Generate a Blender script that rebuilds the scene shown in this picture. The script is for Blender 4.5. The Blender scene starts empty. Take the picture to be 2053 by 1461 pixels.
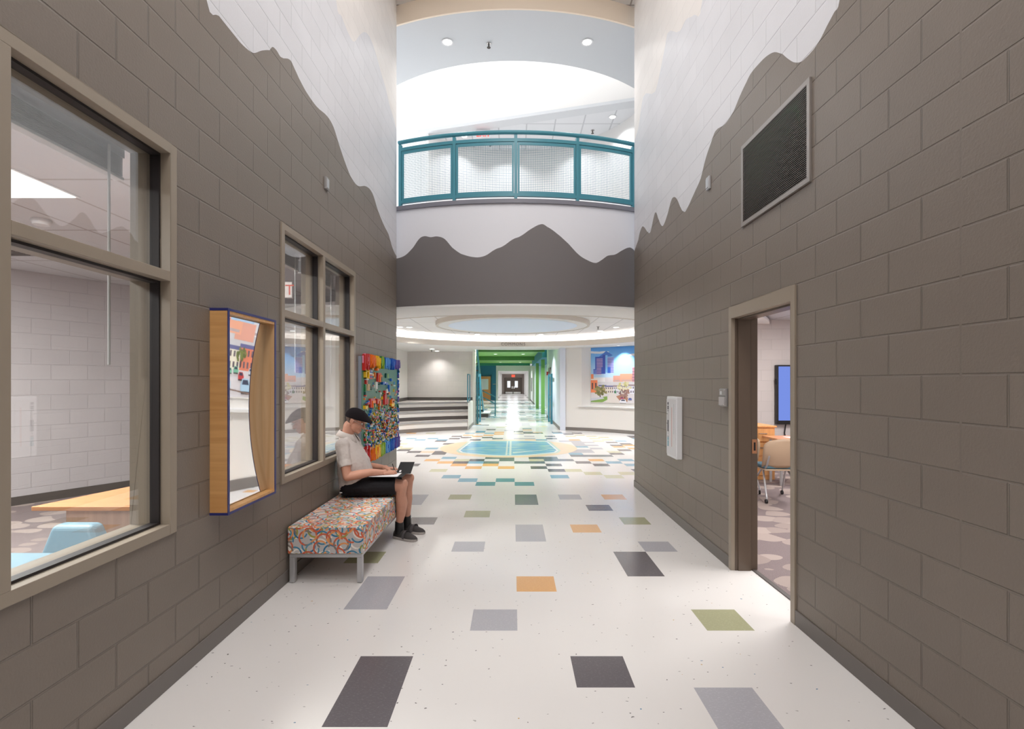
import bpy, bmesh, math, random
from mathutils import Vector, Matrix
R_ = random.Random(7)
PI = math.pi
sc = bpy.context.scene
COL = sc.collection
# ------------------------------------------------------------------ camera, world, exposure, main lights
EYE = 1.594            # camera height; x to the right, y into the picture, z up
F = 1021.5             # focal length in pixels of the 2053 px wide frame
XL, XR = -1.799, 1.862 # corridor wall faces
CX, CY, RO = 0.0, 12.44, 4.85   # centre and radius of the round commons
cam = bpy.data.cameras.new('camera')
cam.sensor_width = 36.0
cam.lens = 36.0 * F / 2053
cam.shift_x = -1.5 / 2053
cam.shift_y = 35.5 / 2053
cam.clip_start = 0.05
cam.clip_end = 200
co = bpy.data.objects.new('camera', cam)
co.location = (0, 0, EYE)
co.rotation_euler = (PI / 2, 0, 0)
COL.objects.link(co)
sc.camera = co
w = bpy.data.worlds.new('world')
sc.world = w
w.use_nodes = True
w.node_tree.nodes['Background'].inputs[0].default_value = (0.85, 0.92, 1.0, 1)
w.node_tree.nodes['Background'].inputs[1].default_value = 0.6
sc.view_settings.view_transform = 'Standard'
sc.view_settings.look = 'None'
sc.view_settings.gamma = 1.0
sc.view_settings.exposure = 0.0
sc.view_settings.use_curve_mapping = False
try:
    sc.cycles.max_bounces = 8
    sc.cycles.diffuse_bounces = 5
    sc.cycles.glossy_bounces = 4
    sc.cycles.transparent_max_bounces = 12
    sc.cycles.sample_clamp_indirect = 4.0
    sc.cycles.caustics_reflective = False
    sc.cycles.caustics_refractive = False
except Exception:
    pass

WARM, NEUT, COOL = (1.0, .80, .62), (1.0, .975, .955), (.93, .965, 1.0)
def area(name, loc, size, power, col=NEUT, rot=(0, 0, 0), shape='RECTANGLE', spread=180):
    l = bpy.data.lights.new(name, 'AREA')
    l.shape = shape
    l.size = size[0]
    if shape in ('RECTANGLE', 'ELLIPSE'):
        l.size_y = size[1]
    l.energy = power
    l.color = col
    l.spread = math.radians(spread)
    o = bpy.data.objects.new(name, l)
    o.location = loc
    o.rotation_euler = rot
    COL.objects.link(o)
    return o
def spot(name, loc, power, angle, blend=.5, col=NEUT, aim=None, radius=.05):
    l = bpy.data.lights.new(name, 'SPOT')
    l.energy = power
    l.color = col
    l.spot_size = math.radians(angle)
    l.spot_blend = blend
    l.shadow_soft_size = radius
    o = bpy.data.objects.new(name, l)
    o.location = loc
    if aim:
        o.rotation_euler = (Vector(aim) - Vector(loc)).to_track_quat('-Z', 'Y').to_euler()
    COL.objects.link(o)
    return o
LGT = dict(corr=72, sky=270, win=130, upper=10, comm=25, cove=42.0, wash=100, stage=8, lobby=60, hall=90, left=225, right=85)
CORR_PANELS = [(-3.9, 1.0), (-1.5, 1.0), (1.0, 1.0), (3.3, 1.0), (5.3, .35)]
for cy, k in CORR_PANELS:
    area('corridor_lamp_light', (0, cy, 7.40), (1.8, .6), LGT['corr'] * k, (1.0, .975, .955))
area('skylight_daylight', (-.2, 10.6, 10.85), (4.6, 2.6), LGT['sky'], COOL)
area('clerestory_daylight', (-3.4, 11.75, 7.0), (2.6, 4.6), LGT['win'], COOL, (-PI / 2, 0, 0))

# ------------------------------------------------------------------ helpers
def lin(c):
    c = c / 255.0
    return c / 12.92 if c <= .04045 else ((c + .055) / 1.055) ** 2.4
def rgb(r, g, b):
    return (lin(r), lin(g), lin(b), 1.0)
def nodes_of(m):
    m.use_nodes = True
    nt = m.node_tree
    return nt, nt.nodes['Principled BSDF']
MATS = {}
def mat(name, c, rough=.5, metal=0.0, spec=.5, bump=0.0, bscale=60.0, vary=0.0, emit=None, es=1.0, coat=0.0):
    m = bpy.data.materials.new(name)
    nt, p = nodes_of(m)
    p.inputs['Base Color'].default_value = c
    p.inputs['Roughness'].default_value = rough
    p.inputs['Metallic'].default_value = metal
    p.inputs['Specular IOR Level'].default_value = spec
    p.inputs['Coat Weight'].default_value = coat
    if emit:
        p.inputs['Emission Color'].default_value = emit
        p.inputs['Emission Strength'].default_value = es
    if bump or vary:
        tc = nt.nodes.new('ShaderNodeTexCoord')
        n = nt.nodes.new('ShaderNodeTexNoise')
        n.inputs['Scale'].default_value = bscale
        n.inputs['Detail'].default_value = 4
        nt.links.new(tc.outputs['Object'], n.inputs['Vector'])
        if bump:
            b = nt.nodes.new('ShaderNodeBump')
            b.inputs['Strength'].default_value = bump
            b.inputs['Distance'].default_value = .003
            nt.links.new(n.outputs['Fac'], b.inputs['Height'])
            nt.links.new(b.outputs['Normal'], p.inputs['Normal'])
        if vary:
            mr = nt.nodes.new('ShaderNodeMapRange')
            mr.inputs['From Min'].default_value = .3
            mr.inputs['From Max'].default_value = .7
            mr.inputs['To Min'].default_value = 1 - vary
            mr.inputs['To Max'].default_value = 1 + vary
            nt.links.new(n.outputs['Fac'], mr.inputs['Value'])
            mx = nt.nodes.new('ShaderNodeVectorMath')
            mx.operation = 'SCALE'
            mx.inputs[0].default_value = c[:3]
            nt.links.new(mr.outputs[0], mx.inputs['Scale'])
            nt.links.new(mx.outputs[0], p.inputs['Base Color'])
    MATS[name] = m
    return m
def math_node(nt, op, a, b=None, c=None):
    n = nt.nodes.new('ShaderNodeMath')
    n.operation = op
    for i, v in enumerate((a, b, c)):
        if v is None:
            continue
        if isinstance(v, (int, float)):
            n.inputs[i].default_value = v
        else:
            nt.links.new(v, n.inputs[i])
    return n.outputs[0]
def mix_col(nt, fac, a, b):
    n = nt.nodes.new('ShaderNodeMix')
    n.data_type = 'RGBA'
    for s, v in ((n.inputs[0], fac), (n.inputs[6], a), (n.inputs[7], b)):
        if isinstance(v, (int, float, tuple)):
            s.default_value = v
        else:
            nt.links.new(v, s)
    return n.outputs[2]
def position(nt):
    g = nt.nodes.new('ShaderNodeNewGeometry')
    s = nt.nodes.new('ShaderNodeSeparateXYZ')
    nt.links.new(g.outputs['Position'], s.inputs[0])
    return g, s
def block_mat(name, c, axis='Y', ctrl=0.0, bw=.4064, rh=.2032, rough=.42, strength=.8, xdir=None, mortar=.006, groove=True, pits=.16, tone=.96):
    """painted concrete block: running bond with tooled joints, in metres on the wall itself"""
    m = bpy.data.materials.new(name)
    nt, p = nodes_of(m)
    g, s = position(nt)
    if xdir:
        u = math_node(nt, 'ADD', math_node(nt, 'MULTIPLY', s.outputs['X'], xdir[0]), math_node(nt, 'MULTIPLY', s.outputs['Y'], xdir[1]))
    else:
        u = s.outputs[axis]
    uu = math_node(nt, 'ADD', u, 200 * bw + bw / 2 - ctrl)
    cb = nt.nodes.new('ShaderNodeCombineXYZ')
    nt.links.new(uu, cb.inputs[0])
    nt.links.new(s.outputs['Z'], cb.inputs[1])
    br = nt.nodes.new('ShaderNodeTexBrick')
    br.inputs['Scale'].default_value = 1.0
    br.inputs['Mortar Size'].default_value = mortar
    br.inputs['Mortar Smooth'].default_value = .6
    br.inputs['Brick Width'].default_value = bw
    br.inputs['Row Height'].default_value = rh
    br.inputs['Color1'].default_value = (1, 1, 1, 1)
    br.inputs['Color2'].default_value = (.955, .955, .955, 1)
    br.inputs['Mortar'].default_value = (.9, .9, .9, 1)  # same paint in the joints; shading is put into their colour
    nt.links.new(cb.outputs[0], br.inputs['Vector'])
    fac = br.outputs['Fac']
    if groove:
        d = math_node(nt, 'ABSOLUTE', math_node(nt, 'SUBTRACT', u, ctrl))
        gm = math_node(nt, 'LESS_THAN', d, .006)
        fac = math_node(nt, 'MAXIMUM', fac, gm)
    n = nt.nodes.new('ShaderNodeTexNoise')
    n.inputs['Scale'].default_value = 90
    n.inputs['Detail'].default_value = 5
    nt.links.new(g.outputs['Position'], n.inputs['Vector'])
    n2 = nt.nodes.new('ShaderNodeTexNoise')
    n2.inputs['Scale'].default_value = 1.7
    nt.links.new(g.outputs['Position'], n2.inputs['Vector'])
    h = math_node(nt, 'ADD', math_node(nt, 'MULTIPLY', fac, -1.0), math_node(nt, 'MULTIPLY', n.outputs['Fac'], pits))
    b = nt.nodes.new('ShaderNodeBump')
    b.inputs['Strength'].default_value = strength
    b.inputs['Distance'].default_value = .011
    nt.links.new(h, b.inputs['Height'])
    nt.links.new(b.outputs['Normal'], p.inputs['Normal'])
    mul = nt.nodes.new('ShaderNodeMix')
    mul.data_type = 'RGBA'
    mul.blend_type = 'MULTIPLY'
    mul.inputs[0].default_value = 1.0
    mul.inputs[6].default_value = c
    nt.links.new(br.outputs['Color'], mul.inputs[7])
    v = math_node(nt, 'MULTIPLY_ADD', n2.outputs['Fac'], .12, .94)
    sc2 = nt.nodes.new('ShaderNodeVectorMath')
    sc2.operation = 'SCALE'
    nt.links.new(mul.outputs[2], sc2.inputs[0])
    nt.links.new(v, sc2.inputs['Scale'])
    nt.links.new(sc2.outputs[0], p.inputs['Base Color'])
    p.inputs['Roughness'].default_value = rough
    p.inputs['Specular IOR Level'].default_value = .35
    MATS[name] = m
    return m
def grid_mat(name, c, line, su, sv, width=.012, rough=.8, ou=0.0, ov=0.0, bump=.4):
    """lay-in ceiling tiles: a grid of thin joints in x and y"""
    m = bpy.data.materials.new(name)
    nt, p = nodes_of(m)
    g, s = position(nt)
    def edge(ax, size, off):
        t = math_node(nt, 'FRACT', math_node(nt, 'DIVIDE', math_node(nt, 'ADD', s.outputs[ax], 100 * size - off), size))
        return math_node(nt, 'GREATER_THAN', math_node(nt, 'ABSOLUTE', math_node(nt, 'SUBTRACT', t, .5)), .5 - width / size)
    e = math_node(nt, 'MAXIMUM', edge('X', su, ou), edge('Y', sv, ov))
    nt.links.new(mix_col(nt, e, c, line), p.inputs['Base Color'])
    p.inputs['Roughness'].default_value = rough
    n = nt.nodes.new('ShaderNodeTexNoise')
    n.inputs['Scale'].default_value = 180
    nt.links.new(g.outputs['Position'], n.inputs['Vector'])
    b = nt.nodes.new('ShaderNodeBump')
    b.inputs['Strength'].default_value = bump
    b.inputs['Distance'].default_value = .002
    nt.links.new(math_node(nt, 'SUBTRACT', n.outputs['Fac'], math_node(nt, 'MULTIPLY', e, 2.0)), b.inputs['Height'])
    nt.links.new(b.outputs['Normal'], p.inputs['Normal'])
    MATS[name] = m
    return m
def wood_mat(name, c1, c2, axis=2, rough=.4, scale=2.0):
    m = bpy.data.materials.new(name)
    nt, p = nodes_of(m)
    tc = nt.nodes.new('ShaderNodeTexCoord')
    mp = nt.nodes.new('ShaderNodeMapping')
    sc_ = [14.0, 14.0, 14.0]
    sc_[axis] = .7
    mp.inputs['Scale'].default_value = sc_
    nt.links.new(tc.outputs['Object'], mp.inputs['Vector'])
    n = nt.nodes.new('ShaderNodeTexNoise')
    n.inputs['Scale'].default_value = scale
    n.inputs['Detail'].default_value = 6
    n.inputs['Distortion'].default_value = .6
    nt.links.new(mp.outputs[0], n.inputs['Vector'])
    cr = nt.nodes.new('ShaderNodeValToRGB')
    cr.color_ramp.elements[0].position = .3
    cr.color_ramp.elements[0].color = c1
    cr.color_ramp.elements[1].position = .7
    cr.color_ramp.elements[1].color = c2
    nt.links.new(n.outputs['Fac'], cr.inputs[0])
    nt.links.new(cr.outputs[0], p.inputs['Base Color'])
    p.inputs['Roughness'].default_value = rough
    MATS[name] = m
    return m
def emit_mat(name, c, s):
    m = bpy.data.materials.new(name)
    m.use_nodes = True
    nt = m.node_tree
    nt.nodes.remove(nt.nodes['Principled BSDF'])
    e = nt.nodes.new('ShaderNodeEmission')
    e.inputs[0].default_value = c
    e.inputs[1].default_value = s
    nt.links.new(e.outputs[0], nt.nodes['Material Output'].inputs[0])
    MATS[name] = m
    return m
def glass_mat(name, tint=(.95, .97, .96, 1), gain=2.4, lift=.03):
    m = bpy.data.materials.new(name)
    m.use_nodes = True
    nt = m.node_tree
    nt.nodes.remove(nt.nodes['Principled BSDF'])
    t = nt.nodes.new('ShaderNodeBsdfTransparent')
    t.inputs[0].default_value = tint
    g = nt.nodes.new('ShaderNodeBsdfGlossy')
    g.inputs['Roughness'].default_value = 0.0
    fr = nt.nodes.new('ShaderNodeFresnel')
    geo = nt.nodes.new('ShaderNodeNewGeometry')
    nt.links.new(math_node(nt, 'MULTIPLY_ADD', geo.outputs['Backfacing'], 1 / 1.5 - 1.5, 1.5), fr.inputs[0])
    mx = nt.nodes.new('ShaderNodeMixShader')
    f = math_node(nt, 'MINIMUM', math_node(nt, 'MULTIPLY_ADD', fr.outputs[0], gain, lift), 1.0)
    nt.links.new(f, mx.inputs[0])
    nt.links.new(t.outputs[0], mx.inputs[1])
    nt.links.new(g.outputs[0], mx.inputs[2])
    nt.links.new(mx.outputs[0], nt.nodes['Material Output'].inputs[0])
    MATS[name] = m
    return m
def attr_mat(name, rough=.45, spec=.4):
    m = bpy.data.materials.new(name)
    nt, p = nodes_of(m)
    a = nt.nodes.new('ShaderNodeAttribute')
    a.attribute_name = 'tint'
    nt.links.new(a.outputs['Color'], p.inputs['Base Color'])
    p.inputs['Roughness'].default_value = rough
    p.inputs['Specular IOR Level'].default_value = spec
    MATS[name] = m
    return m

class MB:
    """collects shapes in world metres; obj() links them as one mesh object"""
    def __init__(self):
        self.v, self.f, self.mi, self.sm, self.cl = [], [], [], [], []
    def add(self, pts, faces, mi=0, smooth=False, col=None):
        b = len(self.v)
        self.v += [tuple(p) for p in pts]
        for fc in faces:
            self.f.append([b + i for i in fc])
            self.mi.append(mi)
            self.sm.append(smooth)
            self.cl.append(col)
        return self
    def box(self, x0, x1, y0, y1, z0, z1, mi=0, col=None):
        p = [(x, y, z) for z in (z0, z1) for y in (y0, y1) for x in (x0, x1)]
        return self.add(p, [(0, 2, 3, 1), (4, 5, 7, 6), (0, 1, 5, 4), (2, 6, 7, 3), (0, 4, 6, 2), (1, 3, 7, 5)], mi, False, col)
    def poly(self, pts, mi=0, col=None):
        return self.add(pts, [tuple(range(len(pts)))], mi, False, col)
    def prism(self, pts, vec, mi=0, col=None):
        n = len(pts)
        q = [tuple(Vector(p) + Vector(vec)) for p in pts]
        fs = [tuple(range(n))[::-1], tuple(range(n, 2 * n))] + [(i, (i + 1) % n, n + (i + 1) % n, n + i) for i in range(n)]
        return self.add(list(pts) + q, fs, mi, False, col)
    def obox(self, c, ax, ay, az, mi=0, col=None):
        c, ax, ay, az = map(Vector, (c, ax, ay, az))
        p = [c + sx * ax + sy * ay + sz * az for sz in (-1, 1) for sy in (-1, 1) for sx in (-1, 1)]
        return self.add(p, [(0, 2, 3, 1), (4, 5, 7, 6), (0, 1, 5, 4), (2, 6, 7, 3), (0, 4, 6, 2), (1, 3, 7, 5)], mi, False, col)
    def bar(self, a, b, wd, ht, mi=0, up=(0, 0, 1), col=None):
        a, b = Vector(a), Vector(b)
        d = (b - a).normalized()
        u = Vector(up)
        if abs(d.dot(u)) > .95:
            u = Vector((1, 0, 0))
        s = d.cross(u).normalized()
        u = s.cross(d).normalized()
        return self.obox((a + b) / 2, (b - a) / 2, s * wd / 2, u * ht / 2, mi, col)
    def tube(self, pts, rad, n=10, mi=0, caps=True, col=None, smooth=True, flat=None):
        pts = [Vector(p) for p in pts]
        if isinstance(rad, (int, float)):
            rad = [rad] * len(pts)
        rings, ref = [], None
        for i, p in enumerate(pts):
            d = (pts[min(i + 1, len(pts) - 1)] - pts[max(i - 1, 0)])
            d = d.normalized() if d.length > 1e-9 else Vector((0, 0, 1))
            if ref is None:
                ref = Vector((0, 0, 1)) if abs(d.z) < .9 else Vector((1, 0, 0))
            s = d.cross(ref).normalized()
            ref = s.cross(d).normalized()
            a, b2 = (rad[i], rad[i]) if not isinstance(rad[i], tuple) else rad[i]
            rings.append([p + s * a * math.cos(2 * PI * k / n) + ref * b2 * math.sin(2 * PI * k / n) for k in range(n)])
        vs = [q for r in rings for q in r]
        fs = [(i * n + k, i * n + (k + 1) % n, (i + 1) * n + (k + 1) % n, (i + 1) * n + k) for i in range(len(rings) - 1) for k in range(n)]
        self.add(vs, fs, mi, smooth, col)
        if caps:
            self.add(rings[0], [tuple(range(n))[::-1]], mi, False, col)
            self.add(rings[-1], [tuple(range(n))], mi, False, col)
        return self
    def lathe(self, prof, c, n=24, mi=0, smooth=True, axis='Z'):
        vs = []
        for r, z in prof:
            for k in range(n):
                a = 2 * PI * k / n
                q = (r * math.cos(a), r * math.sin(a), z)
                if axis == 'X':
                    q = (q[2], q[0], q[1])
                elif axis == 'Y':
                    q = (q[0], q[2], q[1])
                vs.append((c[0] + q[0], c[1] + q[1], c[2] + q[2]))
        fs = [(i * n + k, i * n + (k + 1) % n, (i + 1) * n + (k + 1) % n, (i + 1) * n + k) for i in range(len(prof) - 1) for k in range(n)]
        return self.add(vs, fs, mi, smooth)
    def arc(self, r0, r1, a0, a1, z0, z1, n=40, mi=0, c=None, smooth=True, ends=True, mis=None, col=None):
        """curved box about the centre of the commons, angles in degrees; mis = materials of (inner, outer, bottom, top)"""
        cx, cy = c or (CX, CY)
        vs = []
        for i in range(n + 1):
            a = math.radians(a0 + (a1 - a0) * i / n)
            ca, sa = math.cos(a), math.sin(a)
            for r, z in ((r0, z0), (r1, z0), (r1, z1), (r0, z1)):
                vs.append((cx + r * ca, cy + r * sa, z))
        mis = mis or (mi, mi, mi, mi)
        for (j0, j1), mm in (((3, 0), mis[0]), ((1, 2), mis[1]), ((0, 1), mis[2]), ((2, 3), mis[3])):
            sub, fs = [], []
            for i in range(n + 1):
                sub += [vs[i * 4 + j0], vs[i * 4 + j1]]
            fs = [(2 * i, 2 * i + 1, 2 * i + 3, 2 * i + 2) for i in range(n)]
            self.add(sub, fs, mm, smooth, col)
        if ends:
            self.add(vs[:4], [(0, 1, 2, 3)], mi, False, col)
            self.add(vs[-4:], [(3, 2, 1, 0)], mi, False, col)
        return self
    def ball(self, c, r, n=14, m=8, mi=0, col=None):
        rx, ry, rz = r if isinstance(r, tuple) else (r, r, r)
        vs = []
        for i in range(m + 1):
            t = PI * i / m
            for k in range(n):
                a = 2 * PI * k / n
                vs.append((c[0] + rx * math.sin(t) * math.cos(a), c[1] + ry * math.sin(t) * math.sin(a), c[2] + rz * math.cos(t)))
        fs = [(i * n + k, (i + 1) * n + k, (i + 1) * n + (k + 1) % n, i * n + (k + 1) % n) for i in range(m) for k in range(n)]
        return self.add(vs, fs, mi, True, col)
    def rot(self, M, start=0):
        for i in range(start, len(self.v)):
            self.v[i] = tuple(M @ Vector(self.v[i]))
        return self

WL = {}
def mesh_of(name, b):
    me = bpy.data.meshes.new(name)
    me.from_pydata(b.v, [], b.f)
    me.polygons.foreach_set('material_index', b.mi)
    me.polygons.foreach_set('use_smooth', b.sm)
    if any(c is not None for c in b.cl):
        ca = me.color_attributes.new('tint', 'FLOAT_COLOR', 'CORNER')
        for pl in me.polygons:
            c = b.cl[pl.index] or (1, 1, 1, 1)
            for j, li in enumerate(pl.loop_indices):
                ca.data[li].color = c[j] if isinstance(c[0], tuple) else c
    me.update()
    return me
def obj(name, b, mats, parent=None, bevel=0.0, seg=2, merge=True, normals=True, **props):
    me = mesh_of(name, b) if isinstance(b, MB) else b
    if merge or normals:
        bm = bmesh.new()
        bm.from_mesh(me)
        if merge:
            bmesh.ops.remove_doubles(bm, verts=bm.verts, dist=1e-5)
        if normals:
            bmesh.ops.recalc_face_normals(bm, faces=bm.faces)
        bm.to_mesh(me)
        bm.free()
    if isinstance(b, MB) and any(b.sm):
        me.set_sharp_from_angle(angle=math.radians(44))
    for m in (mats if isinstance(mats, (list, tuple)) else [mats]):
        me.materials.append(m)
    o = bpy.data.objects.new(name, me)
    COL.objects.link(o)
    if parent is not None:
        wl = WL[parent.name]
        o.parent = parent
    else:
        xs = [v.co for v in me.vertices]
        lo = [min(c[i] for c in xs) for i in range(3)]
        hi = [max(c[i] for c in xs) for i in range(3)]
        wl = Vector(((lo[0] + hi[0]) / 2, (lo[1] + hi[1]) / 2, lo[2]))
        o.location = wl
    me.transform(Matrix.Translation(-wl))
    WL[o.name] = wl
    if bevel:
        md = o.modifiers.new('bevel', 'BEVEL')
        md.width = bevel
        md.segments = seg
        md.limit_method = 'ANGLE'
        md.angle_limit = math.radians(40)
        md.harden_normals = False
    for k, v in props.items():
        o[k] = v
    return o
def thing(name, label, cat, loc, group=None):
    o = bpy.data.objects.new(name, None)
    o.empty_display_size = .1
    COL.objects.link(o)
    o.location = loc
    WL[o.name] = Vector(loc)
    o['label'] = label
    o['category'] = cat
    if group:
        o['group'] = group
    return o
def tag(o, label, cat, group=None, kind=None):
    o['label'] = label
    o['category'] = cat
    if group:
        o['group'] = group
    if kind:
        o['kind'] = kind
    return o
def struct(name, b, mats, parent=None, **kw):
    o = obj(name, b, mats, parent, **kw)
    if parent is None:
        o['kind'] = 'structure'
    return o
def dup(root, loc, label, group=None):
    r = root.copy()
    COL.objects.link(r)
    r.location = loc
    r['label'] = label
    if group:
        r['group'] = group
    for ch in list(root.children):
        c = ch.copy()
        COL.objects.link(c)
        c.parent = r
        for g in list(ch.children):
            d = g.copy()
            COL.objects.link(d)
            d.parent = c
    return r
def text_mesh(s, size, depth, align='CENTER'):
    cu = bpy.data.curves.new('lettering', 'FONT')
    cu.body = s
    cu.size = size
    cu.extrude = depth / 2
    cu.align_x = align
    o = bpy.data.objects.new('lettering', cu)
    COL.objects.link(o)
    bpy.context.view_layer.update()
    me = bpy.data.meshes.new_from_object(o.evaluated_get(bpy.context.evaluated_depsgraph_get()))
    bpy.data.objects.remove(o)
    bpy.data.curves.remove(cu)
    me.materials.clear()
    return me
def on_circle(px, r, far=False):
    """where the sight line through the picture column px meets the circle of radius r"""
    t = (px - 1028) / F
    a, b, c = t * t + 1, -2 * (t * CX + CY), CX * CX + CY * CY - r * r
    d = math.sqrt(max(b * b - 4 * a * c, 0))
    y = (-b + (d if far else -d)) / (2 * a)
    return t * y, y
def lvl(py, y):
    return EYE + (766 - py) * y / F
def lerp_table(tab, x):
    if x <= tab[0][0]:
        return tab[0][1]
    for (x0, y0), (x1, y1) in zip(tab, tab[1:]):
        if x <= x1:
            return y0 + (y1 - y0) * (x - x0) / max(x1 - x0, 1e-9)
    return tab[-1][1]
def smooth_table(tab, n=4):
    """Catmull-Rom through the points, monotone in x"""
    out = []
    for i in range(len(tab) - 1):
        p0, p1, p2, p3 = tab[max(i - 1, 0)], tab[i], tab[i + 1], tab[min(i + 2, len(tab) - 1)]
        for k in range(n):
            t = k / n
            x = p1[0] + (p2[0] - p1[0]) * t
            y = .5 * (2 * p1[1] + (p2[1] - p0[1]) * t + (2 * p0[1] - 5 * p1[1] + 4 * p2[1] - p3[1]) * t * t + (3 * p1[1] - p0[1] - 3 * p2[1] + p3[1]) * t ** 3)
            out.append((x, y))
    out.append(tab[-1])
    return out

# ------------------------------------------------------------------ materials
TAUPE = rgb(128, 118, 109)
CREAM = rgb(234, 229, 225)
WHITE = rgb(221, 221, 225)
m_left = [block_mat('block_taupe_left', TAUPE, ctrl=3.327), block_mat('block_white_left', WHITE, ctrl=3.327, strength=.45), block_mat('block_cream_left', CREAM, ctrl=3.327, strength=.3)]
m_right = [block_mat('block_taupe_right', TAUPE, ctrl=2.118), block_mat('block_white_right', WHITE, ctrl=2.118, strength=.45), block_mat('block_cream_right', CREAM, ctrl=2.118, strength=.3)]
m_curve = [mat('plaster_taupe', rgb(119, 114, 114), .6, bump=.1), mat('plaster_white', rgb(234, 235, 241), .6, bump=.08)]
m_white = mat('white_wall_paint', rgb(230, 228, 226), .6, bump=.08)
m_offwhite = mat('warm_white_paint', rgb(232, 228, 223), .6, bump=.08)
m_cream = mat('cream_fascia_paint', rgb(250, 234, 214), .7)
m_ceil = mat('white_ceiling_paint', rgb(242, 241, 239), .8)
m_soffit = mat('grey_white_soffit', rgb(212, 214, 217), .8)
m_beige = mat('beige_fascia_paint', rgb(208, 200, 190), .6)
m_base = mat('grey_rubber_baseboard', rgb(112, 106, 102), .45, bump=.1, bscale=30)
m_dark = mat('charcoal_vinyl', rgb(76, 70, 67), .5)
m_capgrey = mat('slate_cap_paint', rgb(128, 128, 138), .45)
m_frame = mat('taupe_steel_frame', rgb(153, 141, 126), .38, spec=.5, bump=.05, bscale=200)
m_jamb = mat('brown_steel_jamb', rgb(98, 84, 72), .35)
m_gasket = mat('dark_glazing_gasket', rgb(40, 35, 36), .5)
m_glass = glass_mat('window_glass')
m_teal = mat('teal_enamel', rgb(52, 122, 140), .35)
m_tealwall = mat('teal_wall_paint', rgb(36, 108, 136), .55)
m_green = mat('green_paint', rgb(112, 160, 84), .5)
m_gceil = mat('green_ceiling_paint', rgb(116, 172, 72), .55)
m_silver = mat('brushed_silver_metal', rgb(190, 190, 192), .35, metal=.55)
m_chrome = mat('satin_steel', rgb(200, 198, 196), .25, metal=.9)
m_black = mat('black_plastic', rgb(26, 25, 27), .4)
m_wplast = mat('white_plastic', rgb(226, 226, 228), .35)
m_gplast = mat('grey_plastic', rgb(150, 147, 146), .45)
m_red = mat('red_plastic', rgb(196, 44, 44), .4)
m_maple = wood_mat('maple_wood', rgb(218, 174, 126), rgb(232, 194, 148))
m_maple2 = wood_mat('maple_wood_edge', rgb(206, 152, 92), rgb(224, 174, 114), axis=0)
m_blue = mat('navy_blue_laminate', rgb(44, 48, 112), .4)
m_mirror = mat('mirror_metal', (.93, .93, .93, 1), .015, metal=1.0)
m_lamp = emit_mat('lamp_diffuser', (1, .97, .93, 1), 6.0)
m_lampsoft = emit_mat('ceiling_panel_diffuser', (1, .96, .92, 1), 2.2)
m_cove = emit_mat('cove_tube', (1, .95, .90, 1), LGT['cove'])
m_day = emit_mat('skylight_glazing', (.96, .98, 1, 1), 1.25)
m_tile3 = grid_mat('commons_ceiling_tiles', rgb(238, 236, 235), rgb(206, 204, 203), .61, 1.22, ou=.1, ov=.2)
m_tile2 = grid_mat('upper_ceiling_tiles', rgb(222, 223, 226), rgb(192, 193, 197), .61, 1.22, width=.014, ou=.3)
m_tile1 = grid_mat('corridor_ceiling_tiles', rgb(228, 223, 218), rgb(170, 160, 152), .61, .61)
m_tileroom = grid_mat('room_ceiling_tiles', rgb(206, 206, 209), rgb(170, 163, 161), .61, 1.22, ou=.2)
m_paint = attr_mat('printed_colour', .5)
m_brick = attr_mat('toy_brick_plastic', .3, .5)
# ------------------------------------------------------------------ floor: one sheet of vinyl tile, colours by cell
T, X0, Y0 = .3048, .03, .2225
NEAR = '-3,7,D;-3,8,D;1,8,D;3,7,G;3,6,G;4,10,V;3,13,D;3,14,D;4,15,G;4,18,V;2,17,O;0,16,G;0,17,G;-2,15,G;0,12,O;-1,10,G;-4,11,G;-4,12,G;-5,14,V;-4,18,D;-2,19,V;0,21,S;0,22,S;-3,22,V;-5,21,G;-5,22,G;2,22,G;4,22,O;3,20,D;-2,4,V;2,3,D;-4,2,G;0,2,D;4,3,O;-1,-1,V;3,-3,G;-5,-2,O'
MID = '-4,27,B;-3,26,B;-2,25,T;-1,26,T;0,25,T;-5,29,K;-6,33,O;-5,34,B;-5,32,O;-4,33,K;-4,32,D;-3,33,D;-3,32,B;-4,31,O;-3,30,O;-2,34,S;-1,34,S;-1,33,S;-2,32,S;-2,31,O;-1,30,O;0,32,S;1,32,S;1,33,K;1,34,S;1,30,D;-7,31,D;-7,35,D;-8,37,D;-7,37,N;-7,39,B;-6,37,D;-6,36,D;-9,38,D;-9,39,K;-10,42,K;-10,40,K;-7,45,B;-7,44,D;-8,46,B;-9,45,B;-10,46,B;-6,46,D;-6,48,D;-5,49,O;-4,48,O;-5,47,D;-6,42,D;-4,45,D;-3,47,D;-2,46,S;-3,49,O;-2,50,O;-2,52,O;-3,55,D;-9,51,K;2,27,B;4,28,K;5,27,K;6,28,K;7,29,D;2,29,D;3,29,K;2,31,D;2,34,S;2,33,S;3,33,S;4,32,D;5,33,O;5,31,D;6,32,B;7,33,B;7,31,B;4,35,S;5,35,S;6,35,S;4,36,B;5,37,G;4,37,G;4,38,G;5,38,G;6,39,G;5,40,B;5,42,G;5,41,G;6,41,G;6,43,G;4,44,G;5,43,G;5,45,O;5,44,G;7,37,K;7,36,D;8,38,D;9,39,O;8,40,O;8,41,D;9,41,O;9,42,D;8,43,D;9,44,B;7,44,K;8,45,K;7,46,K;8,47,K;7,48,K;6,49,K;5,48,K;5,50,D;6,51,D;3,48,D;3,46,D;2,45,B;1,46,G;0,46,G;1,45,N;0,50,G;0,52,G;1,48,G;2,51,D;2,52,N;1,54,N'
LET = 'WDSGVKOBTN'
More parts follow.
